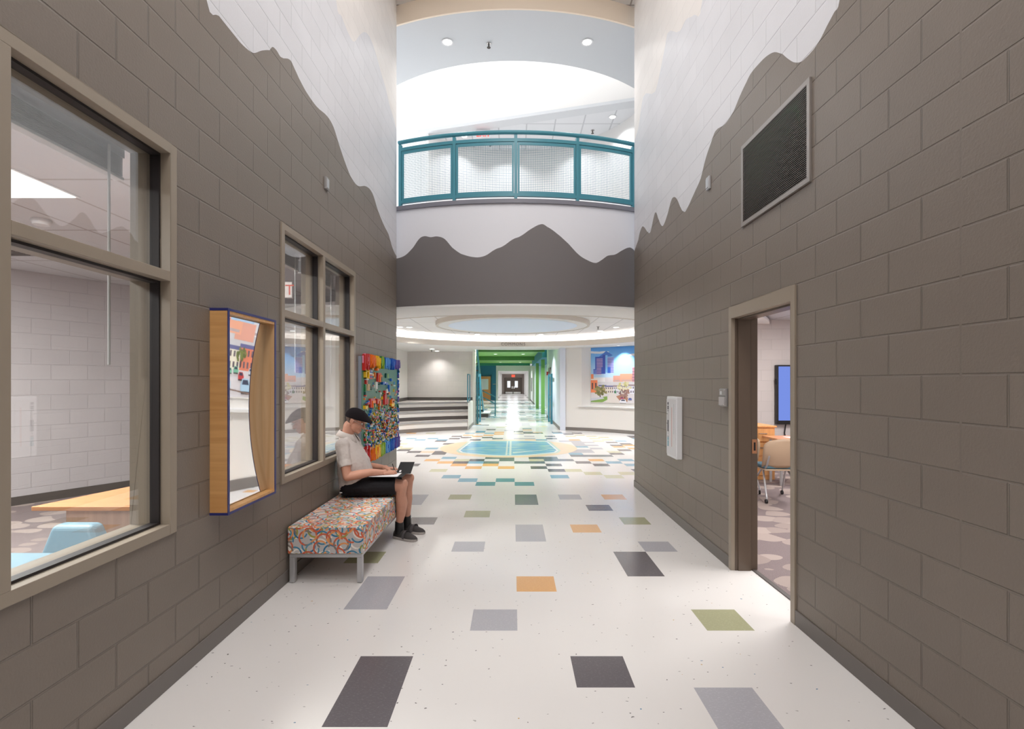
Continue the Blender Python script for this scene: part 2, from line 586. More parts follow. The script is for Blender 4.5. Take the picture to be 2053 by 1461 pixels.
TILEC = dict(W=(231, 228, 226), D=(102, 97, 101), S=(104, 112, 120), G=(176, 175, 181), V=(166, 166, 134), K=(200, 197, 166), O=(220, 168, 108), B=(124, 166, 186), T=(96, 146, 158), N=(232, 205, 176))
def tile_mat(k, c):
    m = bpy.data.materials.new('vinyl_tile_' + dict(W='white', D='charcoal', S='slate', G='grey', V='olive', K='khaki', O='ochre', B='blue', T='teal', N='tan')[k])
    nt, p = nodes_of(m)
    g, s = position(nt)
    vo = nt.nodes.new('ShaderNodeTexVoronoi')
    vo.feature = 'F1'
    mp = nt.nodes.new('ShaderNodeMapping')
    mp.inputs['Scale'].default_value = (20, 30, 1)
    n = nt.nodes.new('ShaderNodeTexNoise')
    n.inputs['Scale'].default_value = 30
    nt.links.new(g.outputs['Position'], n.inputs['Vector'])
    va = nt.nodes.new('ShaderNodeVectorMath')
    va.operation = 'MULTIPLY_ADD'
    nt.links.new(n.outputs['Color'], va.inputs[0])
    va.inputs[1].default_value = (.03, .03, 0)
    nt.links.new(g.outputs['Position'], va.inputs[2])
    nt.links.new(va.outputs[0], mp.inputs['Vector'])
    nt.links.new(mp.outputs[0], vo.inputs['Vector'])
    vo.inputs['Scale'].default_value = 1.0
    sep = nt.nodes.new('ShaderNodeSeparateColor')
    nt.links.new(vo.outputs['Color'], sep.inputs[0])
    small = math_node(nt, 'LESS_THAN', vo.outputs['Distance'], .11)
    pick = math_node(nt, 'GREATER_THAN', sep.outputs[0], .62)
    chip = math_node(nt, 'MULTIPLY', small, pick)
    hue = nt.nodes.new('ShaderNodeValToRGB')
    hue.color_ramp.interpolation = 'CONSTANT'
    el = hue.color_ramp.elements
    el[0].color = rgb(120, 116, 115)
    el[1].position = .55
    el[1].color = rgb(176, 172, 169)
    for pos, cc in ((.9, (196, 160, 90)), (.95, (90, 130, 160))):
        e = el.new(pos)
        e.color = rgb(*cc)
    nt.links.new(sep.outputs[1], hue.inputs[0])
    base = rgb(*c)
    n2 = nt.nodes.new('ShaderNodeTexNoise')
    n2.inputs['Scale'].default_value = 1.3
    nt.links.new(g.outputs['Position'], n2.inputs['Vector'])
    if k == 'W':
        b2 = mix_col(nt, n2.outputs['Fac'], base, rgb(226, 222, 219))
        nt.links.new(mix_col(nt, chip, b2, hue.outputs[0]), p.inputs['Base Color'])
    else:
        st = nt.nodes.new('ShaderNodeTexNoise')
        m2 = nt.nodes.new('ShaderNodeMapping')
        m2.inputs['Scale'].default_value = (60, 160, 1)
        nt.links.new(g.outputs['Position'], m2.inputs['Vector'])
        nt.links.new(m2.outputs[0], st.inputs['Vector'])
        st.inputs['Scale'].default_value = 1.0
        f = math_node(nt, 'MULTIPLY', math_node(nt, 'GREATER_THAN', st.outputs['Fac'], .6), .22)
        nt.links.new(mix_col(nt, f, base, rgb(*[min(255, v + 40) for v in c])), p.inputs['Base Color'])
    def joint(ax, off):
        t = math_node(nt, 'FRACT', math_node(nt, 'DIVIDE', math_node(nt, 'ADD', s.outputs[ax], 400 * T - off), T))
        return math_node(nt, 'GREATER_THAN', math_node(nt, 'ABSOLUTE', math_node(nt, 'SUBTRACT', t, .5)), .496)
    j = math_node(nt, 'MAXIMUM', joint('X', X0), joint('Y', Y0))
    bmp = nt.nodes.new('ShaderNodeBump')
    bmp.inputs['Strength'].default_value = .12
    bmp.inputs['Distance'].default_value = .001
    n3 = nt.nodes.new('ShaderNodeTexNoise')
    n3.inputs['Scale'].default_value = 5.0
    nt.links.new(g.outputs['Position'], n3.inputs['Vector'])
    nt.links.new(math_node(nt, 'ADD', math_node(nt, 'MULTIPLY', j, -.6), math_node(nt, 'MULTIPLY', n3.outputs['Fac'], .8)), bmp.inputs['Height'])
    nt.links.new(bmp.outputs['Normal'], p.inputs['Normal'])
    p.inputs['Roughness'].default_value = .17
    p.inputs['Specular IOR Level'].default_value = .55
    return m
m_tiles = [tile_mat(k, TILEC[k]) for k in LET]
cells = {}
for part in (NEAR + ';' + MID).split(';'):
    a, b, k = part.split(',')
    cells[(int(a), int(b))] = LET.index(k)
for r in range(51, 150):
    for c in range(-6, 6):
        if (c, r) not in cells and R_.random() < (.16 if r < 70 else .34):
            cells[(c, r)] = LET.index(R_.choice('DDSGGKKONBBT' if r < 70 else 'BBBTTTSGD'))
for r in range(22, 58):   # the part of the commons that only mirrors and other positions show
    for c in list(range(-17, -10)) + list(range(10, 17)):
        if R_.random() < .13:
            cells[(c, r)] = LET.index(R_.choice('DDDSBBOOKG'))
b = MB()
vid = {}
def vert(i, j):
    if (i, j) not in vid:
        vid[(i, j)] = len(b.v)
        b.v.append((X0 + i * T, Y0 + j * T, 0.0))
    return vid[(i, j)]
for r in range(-22, 236):
    lo, hi = (-7, 7) if r < 24 else ((-18, 18) if r < 66 else ((-16, 9) if r < 150 else (-7, 8)))
    for c in range(lo, hi):
        b.f.append([vert(c, r), vert(c + 1, r), vert(c + 1, r + 1), vert(c, r + 1)])
        b.mi.append(cells.get((c, r), 0))
        b.sm.append(False)
        b.cl.append(None)
struct('floor', b, m_tiles, merge=False)
# round floor emblem: tan disc with a blue open-book window
m_tan = mat('tan_inlay', rgb(238, 212, 178), .2, vary=.03, bscale=3)
m_pool = bpy.data.materials.new('blue_inlay')
nt, p = nodes_of(m_pool)
g, s = position(nt)
mp = nt.nodes.new('ShaderNodeMapping')
mp.inputs['Scale'].default_value = (1.1, 3.2, 1)
nt.links.new(g.outputs['Position'], mp.inputs['Vector'])
n = nt.nodes.new('ShaderNodeTexNoise')
n.inputs['Scale'].default_value = 1.6
n.inputs['Detail'].default_value = 3
nt.links.new(mp.outputs[0], n.inputs['Vector'])
cr = nt.nodes.new('ShaderNodeValToRGB')
cr.color_ramp.elements[0].position, cr.color_ramp.elements[0].color = .40, rgb(116, 176, 212)
cr.color_ramp.elements[1].position, cr.color_ramp.elements[1].color = .66, rgb(178, 212, 204)
e = cr.color_ramp.elements.new(.52)
e.color = rgb(130, 188, 214)
nt.links.new(n.outputs['Fac'], cr.inputs[0])
nt.links.new(cr.outputs[0], p.inputs['Base Color'])
p.inputs['Roughness'].default_value = .17
emb = thing('floor_emblem', 'round tan and blue emblem set into the commons floor', 'floor emblem', (-.10, CY, .001))
emb['kind'] = 'thing'
ex, ey, er = -.10, CY, 1.66
b = MB().add([(ex + er * math.cos(2 * PI * k / 64), ey + er * math.sin(2 * PI * k / 64), z) for z in (.0005, .002) for k in range(64)], [tuple(range(64, 128))] + [(k, (k + 1) % 64, 64 + (k + 1) % 64, 64 + k) for k in range(64)])
obj('disc', b, m_tan, emb)
def book(s, z):
    # hexagon-like window with bowed near and far edges
    pts = []
    for i in range(13):
        t = -1 + 2 * i / 12
        pts.append((ex + 1.05 * s * t, ey - (1.36 - .50 * abs(t) ** 1.8) * s, z))
    pts.append((ex + 1.14 * s, ey - .55 * s, z))
    pts.append((ex + 1.02 * s, ey + 1.12 * s, z))
    for i in range(13):
        t = 1 - 2 * i / 12
        pts.append((ex + .98 * s * t, ey + (1.36 - .14 * abs(t) ** 2) * s, z))
    pts.append((ex - 1.02 * s, ey + 1.12 * s, z))
    pts.append((ex - 1.14 * s, ey - .55 * s, z))
    return pts
obj('inlay_border', MB().prism(book(1.07, .002), (0, 0, .0006)), mat('pale_aqua_inlay', rgb(196, 220, 206), .2), emb)
obj('white_band', MB().prism(book(1.02, .0026), (0, 0, .0006)), mat('white_inlay', rgb(240, 242, 244), .2), emb)
obj('blue_field', MB().prism(book(.985, .0032), (0, 0, .0006)), m_pool, emb)
b = MB()
b.box(ex + .02, ex + .07, ey - 1.3, ey + 1.33, .0038, .0044)
b.box(ex - .06, ex - .02, ey - 1.3, ey + 1.33, .0038, .0044)
for y0, x1 in ((-1.02, .78), (-.92, .92)):
    b.prism([(ex + .1, ey + y0, .0038), (ex + .1, ey + y0 + .07, .0038), (ex + x1, ey + y0 + .52, .0038), (ex + x1, ey + y0 + .47, .0038)], (0, 0, .0006))
obj('page_lines', b, mat('pale_line_inlay', rgb(214, 230, 224), .2), emb)

# ------------------------------------------------------------------ corridor walls with the painted mountain outline
LP = [(40, 0), (110, 90), (190, 190), (245, 255), (303, 298), (350, 285), (395, 283), (412, 264), (435, 285), (460, 322), (510, 337), (535, 385), (560, 440), (600, 515), (660, 600), (720, 655), (755, 715), (785, 810), (815, 900), (850, 990), (890, 1045), (940, 1050), (975, 1090), (1005, 1185), (1040, 1270), (1065, 1320), (1085, 1390), (1105, 1435), (1120, 1453)]
LC = [(770, 0), (800, 90), (840, 190), (870, 235), (900, 200), (930, 180), (960, 210), (990, 290), (1020, 400), (1050, 500), (1070, 590), (1100, 690)]
RP = [(1258, 0), (1225, 75), (1180, 160), (1140, 240), (1100, 300), (1050, 355), (1020, 378), (980, 380), (945, 360), (910, 330), (860, 318), (810, 345), (760, 395), (715, 450), (690, 500), (650, 585), (610, 680), (560, 755), (500, 800), (470, 880), (440, 970), (410, 1090), (370, 1180), (320, 1285), (305, 1290), (290, 1270), (265, 1215), (245, 1203), (230, 1225), (210, 1300), (185, 1370), (170, 1375), (150, 1330), (137, 1295), (125, 1320), (105, 1410), (90, 1418), (60, 1382), (45, 1400), (30, 1461)]
RC = [(420, 0), (370, 90), (320, 120), (280, 190), (210, 200), (190, 300), (160, 450), (130, 560), (60, 590), (30, 780)]
def on_wall(tab, ox, k, xw):
    out = []
    for zx, zy in tab:
        px, py = ox + zx * k, zy * k
        y = F * xw / (px - 1028)
        out.append((y, lvl(py, y)))
    return sorted(out)
KL, KR = 400 / 1124, 430 / 1309
lp, lc = on_wall(LP, 400, KL, XL), on_wall(LC, 400, KL, XL)
rp, rc = on_wall(RP, 1270, KR, XR), on_wall(RC, 1270, KR, XR)
lp = [(-6, 4.3), (-4.5, 3.7), (-3, 4.6), (-1.5, 4.0), (0, 4.7), (1.2, 4.2), (2.2, 4.5)] + lp + [(8.2, 3.45)]
rp = [(-6, 4.1), (-4.2, 4.7), (-2.6, 3.8), (-1, 4.5), (.6, 4.9), (1.8, 4.35), (2.5, 4.1)] + rp + [(8.2, 3.4)]
lc = [(-6, 6.6), (-3, 6.9), (0, 6.4), (3, 6.9), (5, 6.5)] + lc + [(8.2, lc[-1][1] - .2)]
rc = [(-6, 6.7), (-3, 6.4), (0, 6.9), (3, 6.4), (4.6, 6.7)] + rc + [(8.2, rc[-1][1] - .2)]
HC = 7.46
W1 = (.80, 2.712, .80, 2.84)       # window_1 opening, outer edge of frame: y0, y1, z0, z1
W2 = (3.944, 5.797, .80, 2.84)
DR = (3.345, 4.37, 0.0, 2.236)     # door frame outer
def wall(name, x, prof, cream, y0, y1, holes, mats, thick):
    prof, cream = smooth_table(prof), smooth_table(cream)
    ys = sorted(set([y0, y1] + [round(p[0], 4) for p in prof if y0 < p[0] < y1] + [round(p[0], 4) for p in cream if y0 < p[0] < y1] + [h[0] for h in holes] + [h[1] for h in holes]))
    b = MB()
    for a, c in zip(ys, ys[1:]):
        if c - a < 1e-6:
            continue
        pa, pc = lerp_table(prof, a), lerp_table(prof, c)
        qa, qc = min(max(lerp_table(cream, a), pa + .3), HC), min(max(lerp_table(cream, c), pc + .3), HC)
        seg = [(0, 0, pa, pc, 0)]
        for h in holes:
            if a >= h[0] - 1e-6 and c <= h[1] + 1e-6:
                seg = ([(0, 0, h[2], h[2], 0)] if h[2] > 0 else []) + [(h[3], h[3], pa, pc, 0)]
        seg += [(pa, pc, qa, qc, 1), (qa, qc, HC + .02, HC + .02, 2)]
        for za, zc, ta, tc, mi in seg:
            b.poly([(x, a, za), (x, c, zc), (x, c, tc), (x, a, ta)], mi)
    # returns of the openings, far end and the rear face of the blockwork
    t = x + thick
    for h in holes:
        b.poly([(x, h[0], h[2]), (t, h[0], h[2]), (t, h[0], h[3]), (x, h[0], h[3])])
        b.poly([(x, h[1], h[2]), (t, h[1], h[2]), (t, h[1], h[3]), (x, h[1], h[3])])
        b.poly([(x, h[0], h[3]), (t, h[0], h[3]), (t, h[1], h[3]), (x, h[1], h[3])])
        if h[2] > 0:
            b.poly([(x, h[0], h[2]), (t, h[0], h[2]), (t, h[1], h[2]), (x, h[1], h[2])])
    zs = lerp_table(prof, y1)
    b.poly([(x, y1, 0), (t, y1, 0), (t, y1, zs), (x, y1, zs)], 0)
    b.poly([(x, y1, zs), (t, y1, zs), (t, y1, HC), (x, y1, HC)], 1)
    hs = sorted(holes)
    cur = y0
    for h in hs:
        b.poly([(t, cur, 0), (t, h[0], 0), (t, h[0], HC), (t, cur, HC)], 3)
        if h[2] > 0:
            b.poly([(t, h[0], 0), (t, h[1], 0), (t, h[1], h[2]), (t, h[0], h[2])], 3)
        b.poly([(t, h[0], h[3]), (t, h[1], h[3]), (t, h[1], HC), (t, h[0], HC)], 3)
        cur = h[1]
    b.poly([(t, cur, 0), (t, y1, 0), (t, y1, HC), (t, cur, HC)], 3)
    return struct(name, b, mats + [MATS['block_room']], merge=True, normals=False)
m_room = block_mat('block_room', rgb(196, 191, 193), xdir=(.5, .866), groove=False, strength=.5)
YE_L, YE_R = 7.887, 7.80
wall('wall_left', XL, lp, lc, -6.0, YE_L, [W1, W2], m_left, -.20)
wall('wall_right', XR, rp, rc, -6.0, YE_R, [DR], m_right, .20)
struct('baseboard_left', MB().box(XL, XL + .010, -6, YE_L, 0, .10), m_base, bevel=.003)
struct('baseboard_right', MB().box(XR - .010, XR, -6, DR[0], 0, .10).box(XR - .010, XR, DR[1], YE_R, 0, .10), m_base, bevel=.003)
struct('wall_back', MB().box(XL - .2, XR + .2, -6.2, -6.0, 0, HC), m_white)
struct('ceiling', MB().box(XL - .2, XR + .2, -6.2, 8.1, HC, HC + .1), m_tile1)
# corridor ceiling lamps (above the picture)
lp0 = None
for i, (cy, k) in enumerate(CORR_PANELS):
    t0 = thing('ceiling_lamp', 'long recessed corridor ceiling lamp, number %s along from the commons end' % ['five', 'four', 'three', 'two', 'one'][i], 'ceiling light', (0, cy, HC - .03), 'recessed lamps along the high corridor ceiling')
    obj('housing', MB().box(-.95, .95, cy - .34, cy + .34, HC - .02, HC - .002), m_wplast, t0)
    obj('diffuser', MB().box(-.9, .9, cy - .3, cy + .3, HC - .03, HC - .02), m_lampsoft, t0)

# ------------------------------------------------------------------ windows in the left wall
def window(name, y0, y1, z0, z1, mull, trans, blind=True):
    fw = .052
    root = bpy.data.objects.new(name, None)
    COL.objects.link(root)
    root.location = (XL, (y0 + y1) / 2, z0)
    WL[root.name] = Vector(root.location)
    root['kind'] = 'structure'
    xi, xo = XL - .20, XL + .012
    b = MB()
    b.box(xi, xo, y0, y0 + fw, z0, z1)
    b.box(xi, xo, y1 - fw, y1, z0, z1)
    b.box(xi, xo, y0 + fw, y1 - fw, z1 - fw, z1)
    b.box(xi, xo, y0 + fw, y1 - fw, z0, z0 + fw)
    for m in mull:
        b.box(xi, xo, m - fw / 2, m + fw / 2, z0 + fw, z1 - fw)
    eds = [y0 + fw] + [q for m in mull for q in (m - fw / 2, m + fw / 2)] + [y1 - fw]
    cols = list(zip(eds[::2], eds[1::2]))
    for a, c in cols:
        b.box(xi, xo, a, c, trans - fw / 2, trans + fw / 2)
    obj('window_frame', b, m_frame, root, bevel=.002)
    g, k = MB(), MB()
    xg = XL - .075
    for a, c in cols:
        for q0, q1 in ((z0 + fw, trans - fw / 2), (trans + fw / 2, z1 - fw)):
            for u0, u1, v0, v1 in ((a, a + .012, q0, q1), (c - .012, c, q0, q1), (a + .012, c - .012, q0, q0 + .012), (a + .012, c - .012, q1 - .012, q1)):
                k.box(XL - .088, XL - .040, u0, u1, v0, v1)
            g.box(xg - .003, xg + .003, a + .008, c - .008, q0 + .008, q1 - .008)
    obj('glazing_gasket', k, m_gasket, root)
    obj('pane', g, m_glass, root)
    return root
window('window_1', *W1, [1.790], 2.147)
window('window_2', *W2, [4.835], 2.138)
# raised blinds on the room side of the windows
m_blind = mat('aluminium_blind', rgb(184, 186, 190), .35, metal=.3)
m_wand = mat('clear_acrylic_wand', rgb(236, 238, 240), .1)
def blind(y0, y1, zt, wy, label):
    t = thing('window_blind', label, 'window blind', (XL - .23, (y0 + y1) / 2, zt - .16), 'raised blinds behind the corridor windows')
    x0, x1 = XL - .26, XL - .21
    obj('head_rail', MB().box(x0, x1, y0, y1, zt - .05, zt), m_blind, t, bevel=.003)
    s = MB()
    for i in range(16):
        s.box(x0 + .004, x1 - .004, y0 + .01, y1 - .01, zt - .055 - i * .006, zt - .052 - i * .006)
    obj('slat_stack', s, m_blind, t)
    obj('bottom_rail', MB().box(x0, x1, y0 + .005, y1 - .005, zt - .165, zt - .15), m_wplast, t, bevel=.003)
    obj('tilt_wand', MB().tube([(x1 + .012, wy, zt - .03), (x1 + .012, wy, zt - .5), (x1 + .012, wy, zt - 1.12)], .0065, 8), m_wand, t)
blind(1.84, 2.64, 2.80, 2.52, 'raised metal blind across the large window nearest the camera')
blind(4.0, 4.80, 2.80, 4.68, 'raised metal blind in the left half of the four-pane window')
blind(4.87, 5.73, 2.80, 5.6, 'raised metal blind in the right half of the four-pane window')

# ------------------------------------------------------------------ door frame in the right wall
root = bpy.data.objects.new('door_1', None)
COL.objects.link(root)
root.location = (XR, 3.86, 0)
WL[root.name] = Vector(root.location)
root['kind'] = 'structure'
y0, y1, _, z1 = DR
b = MB()
for a, c in ((y0, y0 + .052), (y1 - .052, y1)):
    b.box(XR - .012, XR + .21, a, c, 0, z1)
b.box(XR - .012, XR + .21, y0 + .052, y1 - .052, z1 - .102, z1)
obj('door_frame', b, m_frame, root, bevel=.002)
b = MB()
b.box(XR + .045, XR + .15, y1 - .066, y1 - .052, 0, z1 - .102)
b.box(XR + .045, XR + .15, y0 + .052, y0 + .066, 0, z1 - .102)
b.box(XR + .045, XR + .15, y0 + .066, y1 - .066, z1 - .116, z1 - .102)
b.box(XR + .02, XR + .212, y1 - .0535, y1 - .0515, 0, z1 - .102)
obj('door_stop', b, m_jamb, root, bevel=.002)
b = MB().box(XR + .165, XR + .205, y1 - .0565, y1 - .0535, .99, 1.11).box(XR + .178, XR + .194, y1 - .0575, y1 - .0555, 1.015, 1.085, 1)
obj('strike_plate', b, [mat('copper_strike_plate', rgb(205, 150, 112), .3, metal=.6), m_black], root)
struct('trim_1', MB().box(XR + .165, XR + .20, y0 + .052, y1 - .052, 0, .007), m_dark)
# ------------------------------------------------------------------ curved balcony wall over the corridor mouth
ZS = 2.735      # underside of the low ring of ceiling in the commons
BP = [(70, 1175), (130, 1150), (190, 1090), (240, 1020), (280, 1000), (330, 1008), (380, 1002), (440, 1022), (500, 1090), (570, 1140), (680, 1167), (760, 1155), (840, 1105), (900, 1080), (980, 1025), (1040, 1000), (1120, 945), (1205, 905), (1250, 925), (1330, 980), (1420, 1060), (1500, 1145), (1570, 1190), (1635, 1212), (1680, 1190), (1730, 1155), (1790, 1145), (1850, 1110), (1900, 1090), (1925, 1098), (1950, 1120)]
prof = []
for zx, zy in BP:
    px, py = 780 + zx * .25329, 220 + zy * .25329
    x, y = on_circle(px, RO)
    prof.append((math.degrees(math.atan2(y - CY, x - CX)) % 360, lvl(py, y)))
prof = smooth_table(sorted(prof))
A0, A1 = 247.0, 294.0
angs = sorted(set([A0, A1] + [p[0] for p in prof if A0 < p[0] < A1]))
b = MB()
ZB, ZT = 2.765, 4.256
def rim(r, a, z):
    return (CX + r * math.cos(math.radians(a)), CY + r * math.sin(math.radians(a)), z)
for a, c in zip(angs, angs[1:]):
    pa, pc = lerp_table(prof, a), lerp_table(prof, c)
    b.add([rim(RO, a, ZB), rim(RO, c, ZB), rim(RO, c, pc), rim(RO, a, pa)], [(0, 1, 2, 3)], 0, True)
    b.add([rim(RO, a, pa), rim(RO, c, pc), rim(RO, c, ZT), rim(RO, a, ZT)], [(0, 1, 2, 3)], 1, True)
b.arc(RO - .2, RO - .001, A0, A1, ZB, ZT, 40, 1)
struct('wall_balcony', b, m_curve, normals=False)
struct('trim_2', MB().arc(RO - .22, RO + .035, A0 + .2, A1 - .2, ZT, ZT + .062, 48), m_capgrey)

# teal guard rail standing on the cap
RR = RO - .05
gr = thing('balcony_guard_rail', 'curved teal guard rail with wire mesh panels on the balcony edge', 'railing', rim(RR, 270, ZT + .062))
posts = []
for px in (803, 911, 1034, 1157.4, 1268.7):
    x, y = on_circle(px, RR)
    posts.append(math.degrees(math.atan2(y - CY, x - CX)) % 360)
zb = ZT + .062
m_tealr = mat('teal_rail_enamel', rgb(70, 142, 158), .35)
for a in posts:
    x, y, _ = rim(RR, a, 0)
    th = math.radians(a)
    t_, n_ = Vector((-math.sin(th), math.cos(th), 0)), Vector((math.cos(th), math.sin(th), 0))
    obj('post', MB().obox((x, y, zb + .49), t_ * .024, n_ * .024, Vector((0, 0, .49))), m_tealr, gr, bevel=.003)
def curve_tube(r, a0, a1, z, rad, n=40):
    return MB().tube([rim(r, a0 + (a1 - a0) * i / n, z) for i in range(n + 1)], rad, 12)
obj('top_rail', curve_tube(RR + .01, posts[0] - .3, posts[-1] + .3, 5.335, .031), m_tealr, gr)
obj('middle_rail', MB().arc(RR - .024, RR + .024, posts[0], posts[-1], 5.195, 5.243, 40), m_tealr, gr)
obj('bottom_rail', MB().arc(RR - .024, RR + .024, posts[0], posts[-1], 4.375, 4.42, 40), m_tealr, gr)
m_wire = mat('teal_wire_mesh', rgb(72, 128, 142), .4)
for a, c in zip(posts, posts[1:]):
    d = .33
    a2, c2 = a + d, c - d
    fr = MB()
    r0, r1 = RR - .014, RR + .014
    fr.arc(r0, r1, a2, c2, 5.150, 5.19, 12).arc(r0, r1, a2, c2, 4.42, 4.455, 12)
    fr.arc(r0, r1, a2, a2 + .36, 4.455, 5.150, 2).arc(r0, r1, c2 - .36, c2, 4.455, 5.150, 2)
    po = obj('mesh_panel', fr, m_tealr, gr)
    wm = MB()
    st = math.degrees(.0268 / RR)
    k = int((c2 - a2 - .72) / st)
    for i in range(1, k + 1):
        q = a2 + .36 + (c2 - a2 - .72) * i / (k + 1)
        wm.tube([rim(RR, q, 4.455), rim(RR, q, 5.150)], .0022, 4, caps=False)
    for i in range(1, 26):
        z = 4.455 + .695 * i / 26
        wm.tube([rim(RR + .003, a2 + .36 + (c2 - a2 - .72) * j / 8, z) for j in range(9)], .0022, 4, caps=False)
    obj('wire_mesh', wm, m_wire, po)

# ------------------------------------------------------------------ commons: ring soffit, cove, tile ceiling, round drum
RI = 3.85
struct('ceiling_ring', MB().arc(RI, 5.6, -66, 247, ZS, ZS + .05, 96).arc(RI, RO - .003, 247, 294, ZS, ZS + .05, 30), m_ceil)
struct('trim_3', MB().arc(RI - .03, RI + .03, 0, 360, ZS - .004, ZS + .152, 120, ends=False), m_beige)
struct('ceiling_cove', MB().arc(4.5, 4.55, 0, 360, ZS + .05, 3.12, 96, ends=False), m_white)
b = MB()
b.add([(CX + 4.52 * math.cos(2 * PI * k / 96), CY + 4.52 * math.sin(2 * PI * k / 96), z) for z in (3.045, 3.10) for k in range(96)], [tuple(range(96)), tuple(range(96, 192))])
struct('ceiling_commons', b, m_tile3)
cv = obj('cove_lamp', MB().arc(4.20, 4.27, 0, 360, ZS + .055, ZS + .085, 96, ends=False), m_cove)
tag(cv, 'continuous cove lamp hidden behind the beige ring fascia of the commons', 'cove light')
dr = thing('ceiling_drum', 'round dropped ceiling drum with beige rim and pale blue disc above the emblem', 'ceiling feature', (CX, CY, 2.945))
obj('rim', MB().arc(1.80, 1.86, 0, 360, 2.945, 3.044, 96, ends=False), m_beige, dr)
obj('soffit_ring', MB().arc(1.54, 1.80, 0, 360, 2.955, 2.985, 96, ends=False), m_white, dr)
b = MB()
b.add([(CX + 1.56 * math.cos(2 * PI * k / 64), CY + 1.56 * math.sin(2 * PI * k / 64), z) for z in (2.951, 2.958) for k in range(64)], [tuple(range(64)), tuple(range(64, 128))])
obj('sky_disc', b, mat('sky_blue_ceiling', rgb(228, 238, 252), .7), dr)
# COMMONS lettering on the far fascia
sg = thing('room_lettering', 'raised grey COMMONS letters on the curved beige fascia', 'sign', (CX, CY + RI - .04, 2.77))
m_letter = mat('grey_letter', rgb(134, 126, 119), .45)
word, size = 'COMMONS', .135
wd = dict(C=.094, O=.102, M=.108, N=.094, S=.086)
tot = sum(wd[c] for c in word) + .016 * 6
xc = -tot / 2 + .02
for c in word:
    me = text_mesh(c, size, .02)
    cxp = xc + wd[c] / 2
    yy = CY + math.sqrt((RI - .03) ** 2 - cxp ** 2) - .012
    me.transform(Matrix.Translation((cxp, yy, ZS + .028)) @ Matrix.Rotation(PI / 2, 4, 'X'))
    obj('letter', me, m_letter, sg)
    xc += wd[c] + .016

# downlights
DL = [0]
def downlight(x, y, z, label, group, power=0, col=NEUT, r=.085, spread=118):
    t = thing('downlight', label, 'downlight', (x, y, z - .012), group)
    obj('trim_ring', MB().lathe([(r, z - .001), (r + .018, z - .004), (r + .018, z - .010), (r - .005, z - .010), (r - .012, z - .001)], (x, y, 0), 28), m_wplast, t)
    obj('lens', MB().lathe([(.001, z - .006), (r - .008, z - .006), (r - .008, z - .001), (.001, z - .001)], (x, y, 0), 24), m_lamp, t)
    if power:
        a = area('downlight_beam', (x, y, z - .02), (r * 1.9, r * 1.9), power, col, shape='DISK', spread=spread)
    return t
def sprinkler(x, y, z, label, group):
    t = thing('sprinkler', label, 'sprinkler head', (x, y, z - .075), group)
    obj('escutcheon', MB().lathe([(.001, z), (.042, z), (.04, z - .01), (.02, z - .014), (.001, z - .014)], (x, y, 0), 16), m_chrome, t)
    obj('head', MB().lathe([(.012, z - .012), (.012, z - .04), (.006, z - .062), (.03, z - .066), (.03, z - .072), (.001, z - .073)], (x, y, 0), 14), mat('dark_brass', rgb(74, 68, 64), .4, metal=.6) if 'dark_brass' not in MATS else MATS['dark_brass'], t)
    return t
for px, py, lab in ((802, 655, 'commons downlight nearest the left wall corner'), (845, 664.5, 'commons downlight left of the blue drum above the stepped seating'), (957, 669.5, 'commons downlight left of centre just in front of the cove'), (1084.5, 670, 'commons downlight right of centre just in front of the cove'), (1203.5, 663, 'commons downlight right of the drum near the mural')):
    y = (3.045 - EYE) * F / (766 - py)
    downlight((px - 1028) / F * y, y, 3.045, lab, 'downlights in the commons tile ceiling', LGT['comm'])
for a, lab in ((20, 'commons downlight hidden right of the corridor mouth'), (340, 'commons downlight right of the corridor near the balcony wall'), (160, 'commons downlight left of the corridor beside the curved wall'), (200, 'commons downlight hidden left of the corridor mouth'), (252, 'unseen downlight added behind the balcony wall to brighten the soffit, left of the emblem'), (288, 'unseen downlight added behind the balcony wall to brighten the soffit, right of the emblem')):  # last two are added out of sight to brighten the near soffit
    downlight(CX + 2.9 * math.cos(math.radians(a)), CY + 2.9 * math.sin(math.radians(a)), 3.045, lab, 'downlights in the commons tile ceiling', LGT['comm'])
for px, py, lab in ((826, 634, 'dark sprinkler head left of the blue drum'), (940.5, 667, 'dark sprinkler head behind the blue drum'), (1199, 659.5, 'dark sprinkler head right of the drum above the mural')):
    y = (3.045 - EYE) * F / (766 - py + 5)
    sprinkler((px - 1028) / F * y, y, 3.045, lab, 'commons sprinkler heads')
y = (3.03 - EYE) * F / (766 - 648.5)
x = (1161 - 1028) / F * y
t = thing('smoke_detector', 'white smoke detector with dark sensing ring beside the blue drum', 'smoke detector', (x, y, 2.97))
obj('housing', MB().lathe([(.001, 3.045), (.075, 3.045), (.085, 3.02), (.08, 2.99), (.001, 2.99)], (x, y, 0), 24), m_wplast, t)
obj('sensor_ring', MB().lathe([(.06, 2.992), (.06, 2.975), (.03, 2.967), (.001, 2.966)], (x, y, 0), 20), m_black, t)

